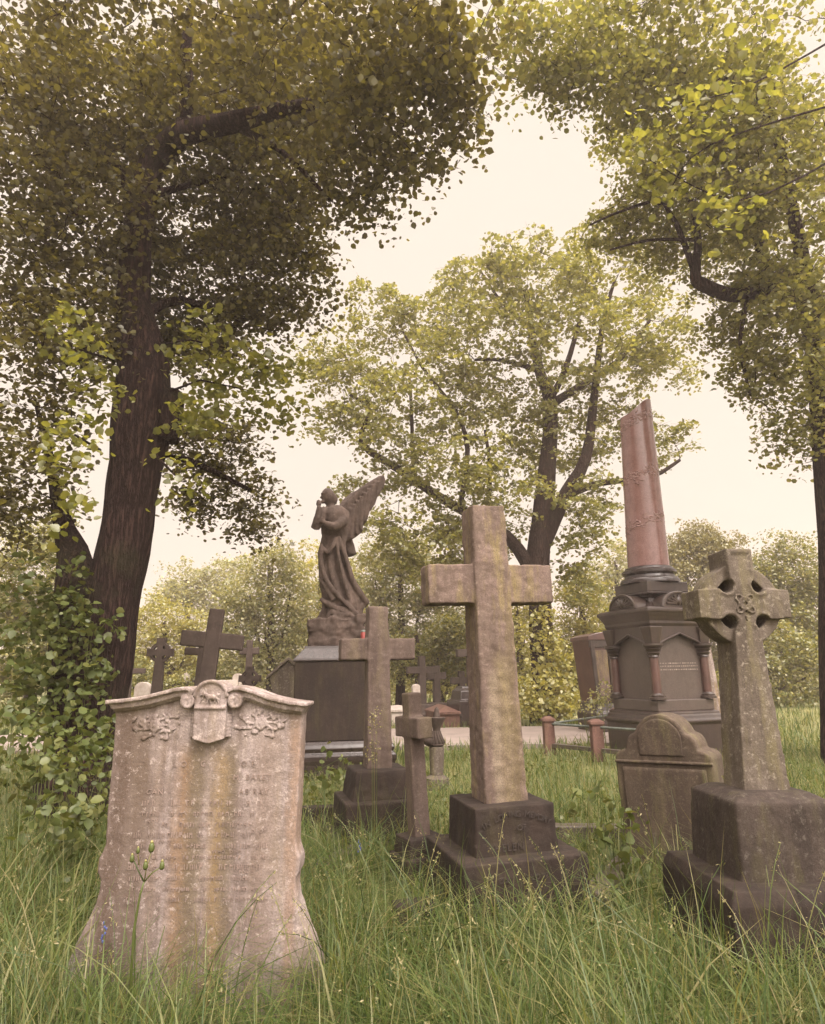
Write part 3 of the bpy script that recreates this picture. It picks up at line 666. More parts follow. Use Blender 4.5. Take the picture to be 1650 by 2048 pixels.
MB().lathe([(rb * 1.42, zp0), (rb * 1.42, zp0 + .05), (rb * 1.36, zp0 + .09), (rb * 1.22, zp0 + .11), (rb * 1.18, zp0 + .16), (rb * 1.30, zp0 + .20), (rb * 1.30, zp0 + .25), (rb * 1.16, zp0 + .28), (rb * 1.14, zp0 + .31), (rb * 1.05, zp0 + .33)], 40).build('column_base', M['wet'], mon, smooth=40)
m = MB(); nn = 40
lean_x = (at(1268, 830, MY).x - at(1292, 1124, MY).x)
lv = Matrix.Rotation(R(-RZ), 3, 'Z') @ Vector((lean_x, 0, 0))
z00 = zp0 + .32
for i in range(13):
    t = i / 12
    for j in range(nn):
        a = 2 * math.pi * j / nn; r = rb + (rt - rb) * t
        p = Vector((r * math.cos(a), r * math.sin(a), 0)); wx = (Matrix.Rotation(R(RZ), 3, 'Z') @ p).x
        z = z00 + (zc1 - z00) * t
        if i == 12: z += wx * .62 + .03 * math.sin(a * 3)
        m.v.append((p.x + lv.x * t, p.y + lv.y * t, z))
for i in range(12):
    for j in range(nn): m.f.append((i * nn + j, i * nn + (j + 1) % nn, i * nn + nn + (j + 1) % nn, i * nn + nn + j))
m.f += [tuple(range(nn - 1, -1, -1)), tuple(range(12 * nn, 13 * nn))]
m.build('broken_column', M['granite'], mon, smooth=40)
mg = MB(); rr = random.Random(4)         # three carved sprays of leaves winding round the shaft
for (ta, tb_) in ((.86, .98), (.50, .64), (.22, .34)):
    for i in range(110):
        u_ = rr.random(); a = R(-RZ) + R(160) + u_ * R(230); t = ta + (tb_ - ta) * u_ + rr.gauss(0, .018); r = (rb + (rt - rb) * t) * .985
        c = (r * math.cos(a) + lv.x * t, r * math.sin(a) + lv.y * t, z00 + (zc1 - z00) * t)
        if t < .965: mg.ball(c, (.014, .055, .018), 6, Matrix.Rotation(a, 3, 'Z') @ Matrix.Rotation(rr.uniform(-1.2, 1.2), 3, 'X'))
mg.build('garland', M['granite'], mon, smooth=180)
m = MB(); rr = random.Random(5)
for row, yy in enumerate((1328, 1334, 1341)):
    x = -.42
    while x < .42:
        wd = rr.uniform(.015, .04); m.box(x, x + wd, -core - .004, -core - .001, mz(yy), mz(yy - 2.4)); x += wd + rr.uniform(.012, .03)
m.build('inscription', M['cut_pale'], mon)
FOOT.append((mc0.x, MY, 1.4))

# ------------------------------------------------------------------ round topped headstone, right
RY = 5.3; rb0 = at(1345, 1600, RY)
rh = thing('round_headstone', (rb0.x, RY, 0), -38, 'olive-brown round-topped headstone with stepped shoulders and thick lichen edge', 'headstone', lean=(0, -1.5))
hw = 96 * mpp(1345, 1550, RY)
zt3, zs3 = zat(1340, 1427, RY), zat(1340, 1516, RY)
r3 = hw * .54; zc3 = zt3 - r3
o = [(-hw, -.15), (-hw, zs3)]
def q_(cx, cz, rx, rz, a0, a1, n=8): return [(cx + rx * math.cos(a), cz + rz * math.sin(a)) for a in np.linspace(a0, a1, n)]
zsh = zs3 + (zc3 - zs3) * .55
lft = q_(-hw * .76, zs3, hw * .24, (zsh - zs3) * .9, math.pi, math.pi / 2) + q_(-hw * .54, zsh, hw * .2, zc3 - zsh + .05, math.pi, math.pi / 2)
top = q_(0, zc3, r3, r3, math.pi * .97, math.pi * .03, 22)
o += lft + top + [(-x, z) for x, z in lft[::-1]] + [(hw, -.15)]
MB().prism(o, -.085, .20).build('slab', M['olive'], rh, voxel=.011, disp=.012, iters=3)
oi = [(x * .86, z) for x, z in o]
MB().box(-hw * 1.0, hw * 1.0, -.103, -.07, zs3 - .035, zs3 - .012).build('string_course', M['olive'], rh, voxel=.008, disp=.006, iters=2)
m = MB(); rr = random.Random(8)
MB().prism(q_(0, zc3, r3 * .86, r3 * .84, math.pi, 0, 20) + [(r3 * .86, zs3 + .02), (-r3 * .86, zs3 + .02)], -.094, -.08).build('tympanum', M['olive'], rh, voxel=.008, disp=.004, iters=2)
MB().box(-hw * .86, hw * .86, -.098, -.07, zs3 - 1.2, zs3 - .06).build('tablet', M['olive'], rh, voxel=.011, disp=.006, iters=2)
FOOT += [(rb0.x - .2, RY + .1, .25), (rb0.x + .2, RY - .1, .25)]

# ------------------------------------------------------------------ celtic crosses
def celtic_mb(s, h_up, h_dn, al, ah, wt, wb, T, R_o, R_i, hole, hd):
    """s metres per unit; outline of a ringed cross with round armpits, centre at 0, 0"""
    def corner(sx, sz, rev):
        c = (sx * hd[0], sz * hd[1] if sz > 0 else -hd[1]); a = []
        # arc facing the centre
        base = math.atan2(-c[1], -c[0])
        for t in np.linspace(-1.9, 1.9, 11): a.append((c[0] + hole * math.cos(base + t), c[1] + hole * math.sin(base + t)))
        return a[::-1] if rev else a
    up = [(-wt, h_up), (wt, h_up)]
    tr = corner(1, 1, False); tl = corner(-1, 1, False); bl = corner(-1, -1, False); br = corner(1, -1, False)
    def order(arc, first):    # start next to the given point
        return arc if (Vector(arc[0]) - Vector(first)).length < (Vector(arc[-1]) - Vector(first)).length else arc[::-1]
    pl = up + order(tr, (wt, h_up)) + [(al, ah), (al, -ah)] + order(br, (al, -ah)) + [(wb, -h_dn), (-wb, -h_dn)] + order(bl, (-wb, -h_dn)) + [(-al, -ah), (-al, ah)] + order(tl, (-al, ah))
    m = MB().prism([(x * s, z * s) for x, z in pl], -T / 2, T / 2)
    nq = 9
    for q in range(4):
        a0, a1 = math.pi / 2 * q + .22, math.pi / 2 * (q + 1) - .22; aa = np.linspace(a0, a1, nq)
        m.prism([(R_o * s * math.cos(a), R_o * s * math.sin(a)) for a in aa] + [(R_i * s * math.cos(a), R_i * s * math.sin(a)) for a in aa[::-1]], -T * .36, T * .36)
    return m
KY = 3.75; kc = at(1478, 1211, KY); ks = mpp(1478, 1211, KY) * 1.03
kb = at(1492, 1575, KY)
kel = thing('celtic_cross', (kc.x - .048, KY, 0), 3, 'large ringed cross of lichen-spotted grey stone on a dark stepped base', 'cross', lean=(0, .8))
m = celtic_mb(ks, 106, (kc.z - kb.z) / ks + 8, 88, 27, 26, 43, .21, 76, 53, 14.5, (32, 35))
for zz in (-1, 1):
    pass
m.v = [(x, y, z + kc.z) for x, y, z in m.v]
# raised edge round the panels
for sgn in (-1, 1): m.box(sgn * 22 * ks - .006, sgn * 22 * ks + .006, -.112, -.09, kc.z + 48 * ks, kc.z + 100 * ks)
m.box(-24 * ks, 24 * ks, -.114, -.09, kc.z + 97 * ks, kc.z + 105 * ks)
for sx in (-1, 1):
    for sz in (-1, 1):
        c = (sx * 31 * ks, kc.z + sz * 34 * ks)
        base = math.atan2(-sz, -sx)
        m.tube([(c[0] + 17 * ks * math.cos(base + t), -.105, c[1] + 17 * ks * math.sin(base + t)) for t in np.linspace(-1.7, 1.7, 13)], [.009] * 13, 6)
m.build('ringed_cross', M['celtic'], kel, voxel=.0075, disp=.007, iters=2, dscale=.08)
mk = MB()                               # knot carved at the crossing
for ang_ in range(4):
    ca, sa = math.cos(ang_ * math.pi / 2 + math.pi / 4), math.sin(ang_ * math.pi / 2 + math.pi / 4)
    pts = [(ca * r - sa * o_, sa * r + ca * o_) for r, o_ in ((0, -5), (10, -7), (19, -5), (23, 0), (19, 5), (10, 7), (0, 5))]
    mk.tube([(x * ks, -.108, kc.z + z * ks) for x, z in pts], [.0075] * 7, 6)
for r in (11,):
    mk.tube([(r * ks * math.cos(a), -.110, kc.z + r * ks * math.sin(a)) for a in np.linspace(0, 2 * math.pi, 25)], [.0075] * 25, 6)
mk.tube([(0, -.107, kc.z - 22 * ks), (0, -.107, kc.z - 32 * ks)], [.009, .006], 6)
mk.build('knot_relief', M['celtic'], kel, voxel=.0045, iters=1)
zk = kb.z
zk1, zk2 = zat(1470, 1612, KY - .3), zat(1480, 1790, KY - .42)
MB().square_stack([(.265, zk2 - .02), (.25, zk1), (.185, zk), (.15, zk + .004)]).build('base_block', M['kbase'], kel, voxel=.011, disp=.014, iters=4)
MB().square_stack([(.40, -.1), (.39, zk2 - .06), (.365, zk2), (.26, zk2 + .004)]).build('plinth', M['dark'], kel, voxel=.013, disp=.014, iters=3)
FOOT += [(kc.x, KY, .5)]

# ------------------------------------------------------------------ railed plot by the path
pts = [at(1098, 1508, 12.9), None, None]
p1 = Vector((at(1098, 1475, 12.9).x, 12.9, 0)); p2 = Vector((at(1194, 1480, 12.0).x, 12.0, 0)); p3 = p2 + (p2 - p1) * 1.0; p4 = Vector((at(1235, 1450, 15.2).x, 15.2, 0))
rail = thing('plot_railing', p1, 0, 'low grave railing of red stone posts and two iron rails beside the path', 'railing')
def post(p, h=.58):
    q = p - p1; m = MB().frustum(-.05, h, (.20, .20), (.19, .19), (q.x, q.y)); m.frustum(h - .005, h + .05, (.25, .25), (.24, .24), (q.x, q.y)); m.frustum(h + .048, h + .085, (.22, .22), (.10, .10), (q.x, q.y))
    m.build('post', M['brickpost'], rail, bevel=.012)
for p in (p1, p2, p3, p4): post(p)
def railbar(a, b, z, r=.022):
    a, b = a - p1, b - p1; MB().tube([(a.x, a.y, z), (b.x, b.y, z)], [r, r], 8).build('rail', M['metal'], rail, smooth=60)
for a, c in ((p1, p2), (p2, p3), (p1, p4)): railbar(a, c, .53)
for a, c in ((p1, p2), (p2, p3)):
    a, c = a - p1, c - p1
    d = (c - a).normalized() * .11; n2 = Vector((-d.y, d.x, 0)).normalized() * .05
    m = MB().add([a + d + n2 + Vector((0, 0, z)) for z in (.12, .19)] + [c - d + n2 + Vector((0, 0, z)) for z in (.12, .19)] + [a + d - n2 + Vector((0, 0, z)) for z in (.12, .19)] + [c - d - n2 + Vector((0, 0, z)) for z in (.12, .19)],
        [(0, 1, 3, 2), (4, 6, 7, 5), (1, 5, 7, 3), (0, 2, 6, 4), (0, 4, 5, 1), (2, 3, 7, 6)])
    m.build('kerb', M['panel'], rail, bevel=.008)
FOOT += [(p1.x, p1.y, .15), (p2.x, p2.y, .15)]

# ------------------------------------------------------------------ farther graves
def far_cross(px, ytop, w_px, Yd, rz, label, arm_y, sh_px, mat='far', lean=0., name='stone_cross', base=True, group=None):
    b = at(px, 1400, Yd); zt = zat(px, ytop, Yd); s = mpp(px, ytop, Yd); b.x = at(px, ytop, Yd).x - math.tan(R(lean)) * zt
    t = thing(name, (b.x, Yd, 0), rz, label, 'cross', group or 'dark crosses beyond the front graves', lean=(0, lean))
    za = zat(px, arm_y, Yd); W = w_px * s / max(.4, math.cos(R(rz))); sh = sh_px * s
    cross_mb(zt - .02, sh * 1.2, sh, sh * .95, sh * .8, za, W, sh * 1.05, sh * .75, .02).build('cross', M[mat], t, bevel=.02)
    if base: MB().square_stack([(sh * 2.1, -.1), (sh * 2.0, .22), (sh * 1.5, .24), (sh * 1.4, .5), (sh * .7, .52)]).build('stepped_base', M[mat], t, bevel=.02)
    FOOT.append((b.x, Yd, sh * 2)); return t
far_cross(434, 1216, 118, 9.0, 12, 'thick dark cross tilted to the right behind the ornate headstone', 1279, 29, lean=5.5)
far_cross(405, 1285, 62, 12, 20, 'slimmer dark cross half hidden behind the tilted cross', 1303, 14, base=False, lean=3)
far_cross(261, 1322, 60, 20, 10, 'small black cross beside the big ivy-clad trunk', 1342, 10)
far_cross(500, 1280, 38, 17, 8, 'slender dark cross standing right behind the small ringed cross', 1302, 12)
far_cross(843, 1312, 60, 22, 22, 'dark cross rising behind the white headstone near the bushes', 1340, 13)
far_cross(872, 1331, 38, 23, 18, 'grey-brown cross on a stepped base behind the hipped tomb', 1352, 13)
far_cross(922, 1342, 44, 24, 20, 'low dark cross just left of the tallest cross, with dry stems before it', 1361, 12)
far_cross(940, 1297, 56, 21, 25, 'tall dark cross mostly hidden behind the tallest cross', 1306, 14, base=False)
def far_celtic(px, ytop, w_px, Yd, rz, label, yc, lean=0., mat='far'):
    b = at(px, 1400, Yd); s = mpp(px, yc, Yd); zc = zat(px, yc, Yd); u = w_px / 2 / 88 * s; b.x = at(px, yc, Yd).x - math.tan(R(lean)) * zc
    t = thing('celtic_cross', (b.x, Yd, 0), rz, label, 'cross', lean=(0, lean))
    m = celtic_mb(u, (zat(px, ytop, Yd) - zc) / u, (zc - .3) / u, 88, 26, 26, 44, 52 * u, 70, 50, 15, (34, 34))
    m.v = [(x, y, z + zc) for x, y, z in m.v]; m.build('ringed_cross', M[mat], t)
    MB().square_stack([(70 * u, -.1), (66 * u, .25), (56 * u, .27), (46 * u, .34)]).build('base', M[mat], t, bevel=.02)
    FOOT.append((b.x, Yd, 80 * u))
far_celtic(321, 1276, 50, 14, 5, 'dark ringed cross with four small holes left of the tilted cross', 1305, 1.5)
far_celtic(500, 1333, 43, 11.5, 0, 'small black ringed cross just above the right scroll of the ornate headstone', 1357)
# gabled stone
gY = 13.5; gb = at(577, 1400, gY); gs = mpp(577, 1380, gY)
t = thing('gabled_headstone', (gb.x, gY, 0), 8, 'plain grey-brown headstone with pointed gable left of the angel pedestal', 'headstone')
zz = lambda y: zat(577, y, gY)
MB().prism([(-30 * gs, -.1), (-24 * gs, zz(1420)), (-38 * gs, zz(1352)), (-2 * gs, zz(1322)), (36 * gs, zz(1350)), (36 * gs, -.1)], -.14, .14).build('slab', M['celtic'], t, bevel=.015)
MB().prism([(-44 * gs, zz(1352)), (-2 * gs, zz(1314)), (42 * gs, zz(1350)), (42 * gs, zz(1356)), (-2 * gs, zz(1321)), (-44 * gs, zz(1358))], -.19, .17).build('coping', M['celtic'], t, bevel=.012)
FOOT.append((gb.x, gY, .6))
# urn on a fluted shaft
uY = 9.6; ub = at(872, 1500, uY); us = mpp(872, 1470, uY); uz = lambda y: zat(872, y, uY)
t = thing('urn_pillar', (ub.x, uY, 0), 0, 'dark lidded urn on a round fluted pillar behind the small edge-on cross', 'urn', lean=(0, 1.2))
MB().lathe([(24 * us, -.05), (24 * us, .1), (13 * us, .14), (15 * us, uz(1500)), (15 * us, uz(1494)), (11 * us, uz(1492))], 18).build('pillar', M['celtic'], t, smooth=40)
ur = MB().lathe([(11 * us, uz(1493)), (16 * us, uz(1489)), (14 * us, uz(1483)), (9 * us, uz(1470)), (7 * us, uz(1462)), (8 * us, uz(1455)), (12 * us, uz(1447)), (17 * us, uz(1437)), (17.5 * us, uz(1435)), (7 * us, uz(1434)), (6 * us, uz(1426)), (4 * us, uz(1418)), (1 * us, uz(1414))], 20).build('urn', M['far'], t, smooth=40)
m = MB(); rr = random.Random(2)
for k_ in range(12):
    a = k_ / 12 * 2 * math.pi; m.tube([(6.5 * us * math.cos(a), 6.5 * us * math.sin(a), uz(1462)), (15 * us * math.cos(a + .4), 15 * us * math.sin(a + .4), uz(1486))], [.012, .02], 6)
m.tube(refine([Vector((-14 * us, -.05, uz(1486))), Vector((-20 * us, -.12, uz(1478))), Vector((-28 * us, -.15, uz(1471)))], 3), refine_r([.05, .07, .04], 3), 8)
m.build('drapery', M['far'], t, smooth=180)
FOOT.append((ub.x, uY, .25))
# tomb chests and pale stones round the path
def hip(px, y_eave, y_ridge, wpx, Yd, rz, label, mat, name='hipped_tomb'):
    b = at(px, y_eave, Yd); s = mpp(px, y_eave, Yd); W = wpx * s; ze = b.z; zr = zat(px, y_ridge, Yd)
    t = thing(name, (b.x, Yd, 0), rz, label, 'tomb')
    MB().box(-W / 2, W / 2, -.9, .9, -.1, ze).build('chest', M[mat], t, bevel=.015)
    MB().add([(-W * .53, -.95, ze), (W * .53, -.95, ze), (W * .53, .95, ze), (-W * .53, .95, ze), (0, -.5, zr), (0, .5, zr), (-W * .53, -.95, ze - .06), (W * .53, -.95, ze - .06), (W * .53, .95, ze - .06), (-W * .53, .95, ze - .06)],
             [(0, 1, 4), (1, 2, 5, 4), (2, 3, 5), (3, 0, 4, 5), (6, 7, 1, 0), (7, 8, 2, 1), (8, 9, 3, 2), (9, 6, 0, 3), (9, 8, 7, 6)]).build('lid', M[mat], t)
    FOOT.append((b.x, Yd, .9))
hip(884, 1421, 1409, 44, 20.5, 10, 'low reddish tomb with hipped lid beyond the path', 'brickpost')
hip(800, 1416, 1411, 54, 21.6, 12, 'low pale tomb with flat hipped lid left of the reddish tomb', 'white')
def slab(px, ytop, wpx, Yd, rz, label, mat, rounded=True, group=None, name='headstone', dep=.1):
    b = at(px, 1400, Yd); s = mpp(px, ytop, Yd); W = wpx * s / 2; zt = zat(px, ytop, Yd)
    t = thing(name, (b.x, Yd, 0), rz, label, 'headstone', group or 'pale headstones in the far grass')
    tp = q_(0, zt - W * .8, W, W * .8, math.pi, 0, 11) if rounded else [(-W, zt), (W, zt)]
    MB().prism([(-W, -.1)] + tp + [(W, -.1)], -dep, dep).build('slab', M[mat], t, bevel=.012)
    MB().box(-W * 1.3, W * 1.3, -dep * 1.9, dep * 1.9, -.12, .12).build('foot', M[mat], t, bevel=.015)
    FOOT.append((b.x, Yd, W * 1.2))
slab(832, 1368, 15, 19.6, 15, 'narrow white round-topped headstone behind the small edge-on cross', 'white')
slab(285, 1364, 30, 15, 5, 'pale round-topped headstone left of the dark ringed cross with holes', 'white')
slab(371, 1345, 9, 30, 0, 'narrow pale pillar stone far off left of the tilted cross', 'white', False)
slab(392, 1348, 8, 32, 0, 'second narrow pale pillar stone touching the tilted cross shaft', 'white', False)
slab(474, 1347, 20, 26, 0, 'small white rounded headstone far off between the tilted and slender crosses', 'white')
slab(455, 1360, 40, 22, 0, 'wide low pale headstone right of the tilted cross shaft', 'white', False)
slab(543, 1352, 16, 30, 0, 'faint pale flat stone far off left of the gabled headstone', 'white', False)
slab(1138, 1352, 16, 34, 0, 'small pinkish headstone far off left of the tapered red monument', 'white')
slab(906, 1394, 16, 27, 0, 'low white stone in grass behind the hipped tomb', 'white')
t = thing('stepped_tomb', (at(932, 1420, 20.2).x, 20.2, 0), 24, 'dark wet stepped tomb block at the left edge of the tallest cross', 'tomb')
sT = mpp(932, 1400, 20.2)
MB().square_stack([(.42, -.1), (.42, zat(932, 1401, 20)), (.33, zat(932, 1399, 20)), (.30, zat(932, 1382, 20)), (.22, zat(932, 1376, 20)), (.2, zat(932, 1372, 20))]).build('stepped_block', M['wet'], t, bevel=.02)
# tapered red monument with curved top, right
tY = 17.0; tb = at(1212, 1400, tY); ts = mpp(1212, 1340, tY); tz = lambda y: zat(1212, y, tY)
t = thing('tapered_monument', (tb.x, tY, 0), 10, 'red-brown tapered monument with curved top and streaked panels left of the column', 'monument')
MB().prism([(-36 * ts, tz(1402)), (-46 * ts, tz(1276)), (46 * ts, tz(1276)), (36 * ts, tz(1402))], -.5, .5).build('chest', M['redcol'], t, bevel=.02)
for x in (-22, 16): MB().prism([(x * ts * .86 - 11 * ts, tz(1396)), (x * ts - 13 * ts, tz(1302)), (x * ts + 13 * ts, tz(1302)), (x * ts * .86 + 11 * ts, tz(1396))], -.52, -.48).build('panel', M['cross'], t, bevel=.008)
MB().prism([(-48 * ts, tz(1282))] + [(48 * ts * x, tz(1274 - 9 * (1 - x * x))) for x in np.linspace(-1, 1, 13)] + [(48 * ts, tz(1282))], -.55, .55).build('curved_top', M['redcol'], t, bevel=.015)
for x in (-40, -4, 36): MB().prism([(x * ts * .86 - 3.2 * ts, tz(1400)), (x * ts - 4.2 * ts, tz(1280)), (x * ts + 4.2 * ts, tz(1280)), (x * ts * .86 + 3.2 * ts, tz(1400))], -.545, -.49).build('pilaster', M['monu'], t, bevel=.01)
MB().prism([(-46 * ts, tz(1296)), (46 * ts, tz(1296)), (46 * ts, tz(1280)), (-46 * ts, tz(1280))], -.53, -.49).build('frieze', M['monu'], t, bevel=.01)
MB().square_stack([(44 * ts, -.1), (44 * ts, tz(1424)), (40 * ts, tz(1420)), (37 * ts, tz(1402))]).build('stepped_base', M['monu'], t, bevel=.02)
FOOT.append((tb.x, tY, .9))
oY = 16.5; ob_ = at(1421, 1400, oY); os_ = mpp(1421, 1340, oY)
t = thing('pale_obelisk', (ob_.x, oY, 0), 15, 'pale pinkish obelisk glimpsed between the column pedestal and the celtic cross', 'obelisk')
MB().square_stack([(24 * os_, -.1), (24 * os_, .25), (17 * os_, .27), (17 * os_, .8), (13 * os_, .82), (7.5 * os_, zat(1421, 1268, oY)), (1 * os_, zat(1421, 1250, oY))]).build('shaft', M['pale'], t, bevel=.012)
FOOT.append((ob_.x, oY, .5))
# kerb stones in the grass
def kerb(px, py, Yd, L, rz, label, mat='dark', z=.16, wd=.14):
    b = at(px, py, Yd); t = thing('kerb_stone', (b.x, Yd, 0), rz, label, 'kerb', 'kerb stones in the grass')
    MB().box(-L / 2, L / 2, -wd / 2, wd / 2, -.1, z).build('stone', M[mat], t, voxel=.014, disp=.014, iters=4); FOOT.append((b.x, Yd, .12))
kerb(826, 1810, 4.3, .24, 14, 'dark kerb block in the grass left below the tallest cross', 'dark', .2, .16)
kerb(1215, 1690, 4.9, .9, 60, 'dark kerb stone leading from the tallest cross towards the round headstone', 'panel', .18)
kerb(690, 1670, 5.7, .8, 62, 'grey kerb stone lying left of the medium cross base', 'panel', .14)
kerb(1150, 1655, 6.2, 1.3, -8, 'long pale kerb stone in grass right behind the tallest cross base', 'panel', .2)
kerb(560, 1640, 7.2, 1.2, 5, 'dark kerb stone half buried beside the angel pedestal', 'dark', .2)

# ------------------------------------------------------------------ trees
tree('lime_tree', 'large dark-trunked lime tree overhanging the graves on the left', 'tree',
     [(150, 1640, 95), (165, 1500, 74), (188, 1400, 62), (217, 1250, 52), (246, 1100, 51), (264, 1000, 49), (275, 900, 53), (286, 800, 55), (282, 700, 48), (268, 600, 33), (272, 500, 28), (286, 400, 25), (305, 330, 26), (345, 282, 25, 7.8), (405, 257, 22, 7.4), (490, 238, 19, 7), (600, 212, 12, 6.6), (720, 190, 6, 6.2)], 8.0,
     [[(150, 1640, 60, 7.8), (148, 1400, 50, 7.8), (150, 1250, 42, 7.8), (150, 1130, 34, 7.9), (130, 1060, 20), (112, 980, 13), (96, 900, 8), (70, 800, 3)],
      [(330, 880, 30), (345, 800, 24), (350, 780, 12)],
      [(300, 390, 12), (360, 375, 6), (420, 360, 5), (480, 355, 3)], [(275, 420, 16), (240, 350, 12), (200, 300, 9), (120, 250, 7)],
      [(360, 280, 18, 7.8), (375, 200, 14, 7.5), (372, 100, 11, 7.2), (380, 20, 8, 7)], [(450, 245, 9, 7.2), (560, 300, 6, 7), (660, 400, 3, 7)],
      [(270, 640, 12), (360, 600, 9, 8.4), (480, 640, 5, 8.8)], [(262, 700, 12), (180, 690, 8, 7.6), (120, 740, 5, 7.4)], [(300, 900, 10), (400, 930, 7, 9), (500, 980, 4, 9.5)], [(600, 212, 6, 6.6), (800, 150, 4, 6), (950, 120, 3, 5.6)]],
     [(170, 190, 7.6, 170, 150, .8), (420, 170, 8.1, 210, 150, .7), (620, 160, 7.6, 190, 130, .8), (780, 130, 5.4, 150, 75, .8), (900, 140, 5.4, 90, 50, .5), (300, 40, 6, 300, 90, 1), (650, 40, 5.5, 250, 80, 1), (900, 40, 5.2, 130, 50, .8),
      (540, 320, 7.9, 190, 120, .7), (700, 300, 6.6, 110, 95, .7), (770, 230, 6, 120, 80, .6), (900, 240, 6, 60, 60, .3), (410, 430, 8.9, 180, 110, .7), (180, 420, 7.6, 120, 160, .9), (480, 540, 8.6, 130, 100, .7), (590, 450, 8, 70, 90, .5),
      (150, 640, 7.6, 100, 140, .7), (40, 300, 7, 110, 330, 1), (30, 800, 7.3, 110, 300, 1), (390, 680, 9.2, 90, 60, .5), (530, 610, 8.6, 80, 60, .4), (420, 880, 9.4, 110, 60, .6), (440, 970, 9.8, 110, 60, .5), (500, 1040, 10, 45, 45, .3), (320, 640, 9.0, 130, 110, .3), (630, 520, 8, 30, 60, .2), (600, 600, 8.2, 40, 25, .2), (650, 580, 8, 25, 15, .1), (780, 330, 6.4, 50, 40, .3), (720, 400, 6.8, 50, 30, .2), (870, 300, 6, 50, 18, .15), (930, 200, 5.8, 40, 40, .2), (450, 620, 8.8, 60, 40, .3), (300, 520, 9.0, 90, 80, .3), (250, 300, 8.6, 90, 90, .3)],
     .07, M['bark'], M['lime'], twigs=1900, spray=.24, per=30, dens=1.35)
yf = thing('lime_branch', (at(450, 720, 7.2).x, 7.2, 0), 0, 'sunlit yellow-green sprays of young leaves hanging by the dark lime trunk', 'branch')
foliage('foliage', [(420, 690, 7.4, 100, 55, .4), (480, 760, 7.6, 100, 60, .4), (420, 830, 8, 80, 40, .3), (560, 730, 8.2, 50, 50, .3), (130, 640, 6.6, 40, 50, .3), (200, 780, 7, 40, 60, .3), (390, 800, 7.2, 50, 60, .3), (150, 880, 6.2, 45, 100, .3), (150, 700, 6.4, 40, 60, .3), (560, 800, 8, 60, 50, .4), (350, 960, 7, 25, 70, .2), (150, 1010, 6, 35, 40, .2)], .085, M['limey'], yf, spray=.17, per=12, dens=.7)
m = MB()
for pp_ in ([(300, 690, 8), (380, 680, 7.5), (470, 700, 7.4)], [(320, 790, 8), (400, 760, 7.5), (540, 790, 7.8)], [(200, 900, 7.8), (150, 870, 6.4)], [(230, 720, 8), (160, 700, 6.5)], [(300, 900, 7.9), (350, 950, 7)]):
    m.tube([at(*p) - yf.location for p in pp_], [.02, .012, .006][:len(pp_)], 5)
m.build('twigs', M['bark'], yf)

tree('maple_tree', 'broad spreading tree with forked brown trunk behind the tallest cross', 'tree',
     [(1092, 1450, 34), (1088, 1380, 26), (1085, 1300, 24), (1080, 1200, 22), (1078, 1100, 23), (1088, 1000, 20), (1098, 900, 16), (1100, 800, 13), (1078, 740, 10), (1062, 660, 7), (1050, 580, 4)], 21.0,
     [[(1078, 1110, 18), (1128, 995, 15), (1172, 915, 12), (1188, 800, 8), (1205, 650, 5), (1230, 560, 3)],
      [(1070, 1150, 16), (1012, 1070, 12), (905, 1010, 10), (800, 940, 8), (722, 885, 6), (740, 820, 4), (700, 790, 3)],
      [(1100, 810, 10), (1180, 760, 7), (1245, 715, 4), (1300, 640, 3)], [(1128, 995, 9), (1200, 966, 7), (1300, 955, 5), (1360, 920, 3)],
      [(920, 1015, 6), (935, 900, 5), (910, 820, 4), (845, 735, 3), (800, 650, 2)], [(830, 955, 5), (825, 880, 4), (820, 760, 3)], [(1100, 800, 8), (1130, 740, 6), (1160, 640, 4)],
      [(1078, 740, 6), (1000, 720, 4), (950, 720, 3)], [(975, 1040, 6), (980, 940, 4), (970, 860, 3)], [(1062, 660, 5), (1000, 600, 3), (960, 540, 2)]],
     [(760, 640, 21, 85, 70, 2), (690, 770, 21, 80, 85, 2), (860, 620, 22, 90, 70, 2), (970, 560, 21, 85, 65, 2), (1080, 560, 20, 120, 85, 2.5), (950, 680, 20, 130, 80, 2), (820, 800, 20, 110, 85, 2), (980, 830, 22, 130, 80, 2.5), (1150, 690, 20, 130, 100, 2.5),
      (1290, 650, 21, 100, 90, 2), (770, 880, 20, 80, 55, 1.6), (880, 950, 20, 120, 65, 2), (1000, 960, 20, 100, 70, 2), (1120, 880, 22, 110, 80, 2), (1170, 1010, 21, 70, 80, 1.5), (1330, 880, 22, 60, 45, 1.2), (1190, 540, 21, 100, 70, 2), (850, 1065, 20, 90, 50, 1.5), (780, 1040, 20, 50, 60, 1.2), (1150, 1110, 21, 55, 50, 1.2),
      (1330, 740, 23, 70, 45, 1.5), (960, 1080, 22, 90, 60, 1.2), (830, 1115, 20.5, 60, 40, 1), (920, 1110, 20.5, 60, 40, 1), (1150, 1170, 21, 45, 45, 1), (640, 720, 21, 50, 50, 1.2), (660, 830, 20.5, 45, 40, 1), (720, 960, 20.5, 50, 35, 1),  (1250, 830, 22, 60, 60, 1)],
     .125, M['bark2'], M['mid'], twigs=1500, spray=.40, per=60, dens=1.1, thick=.26)

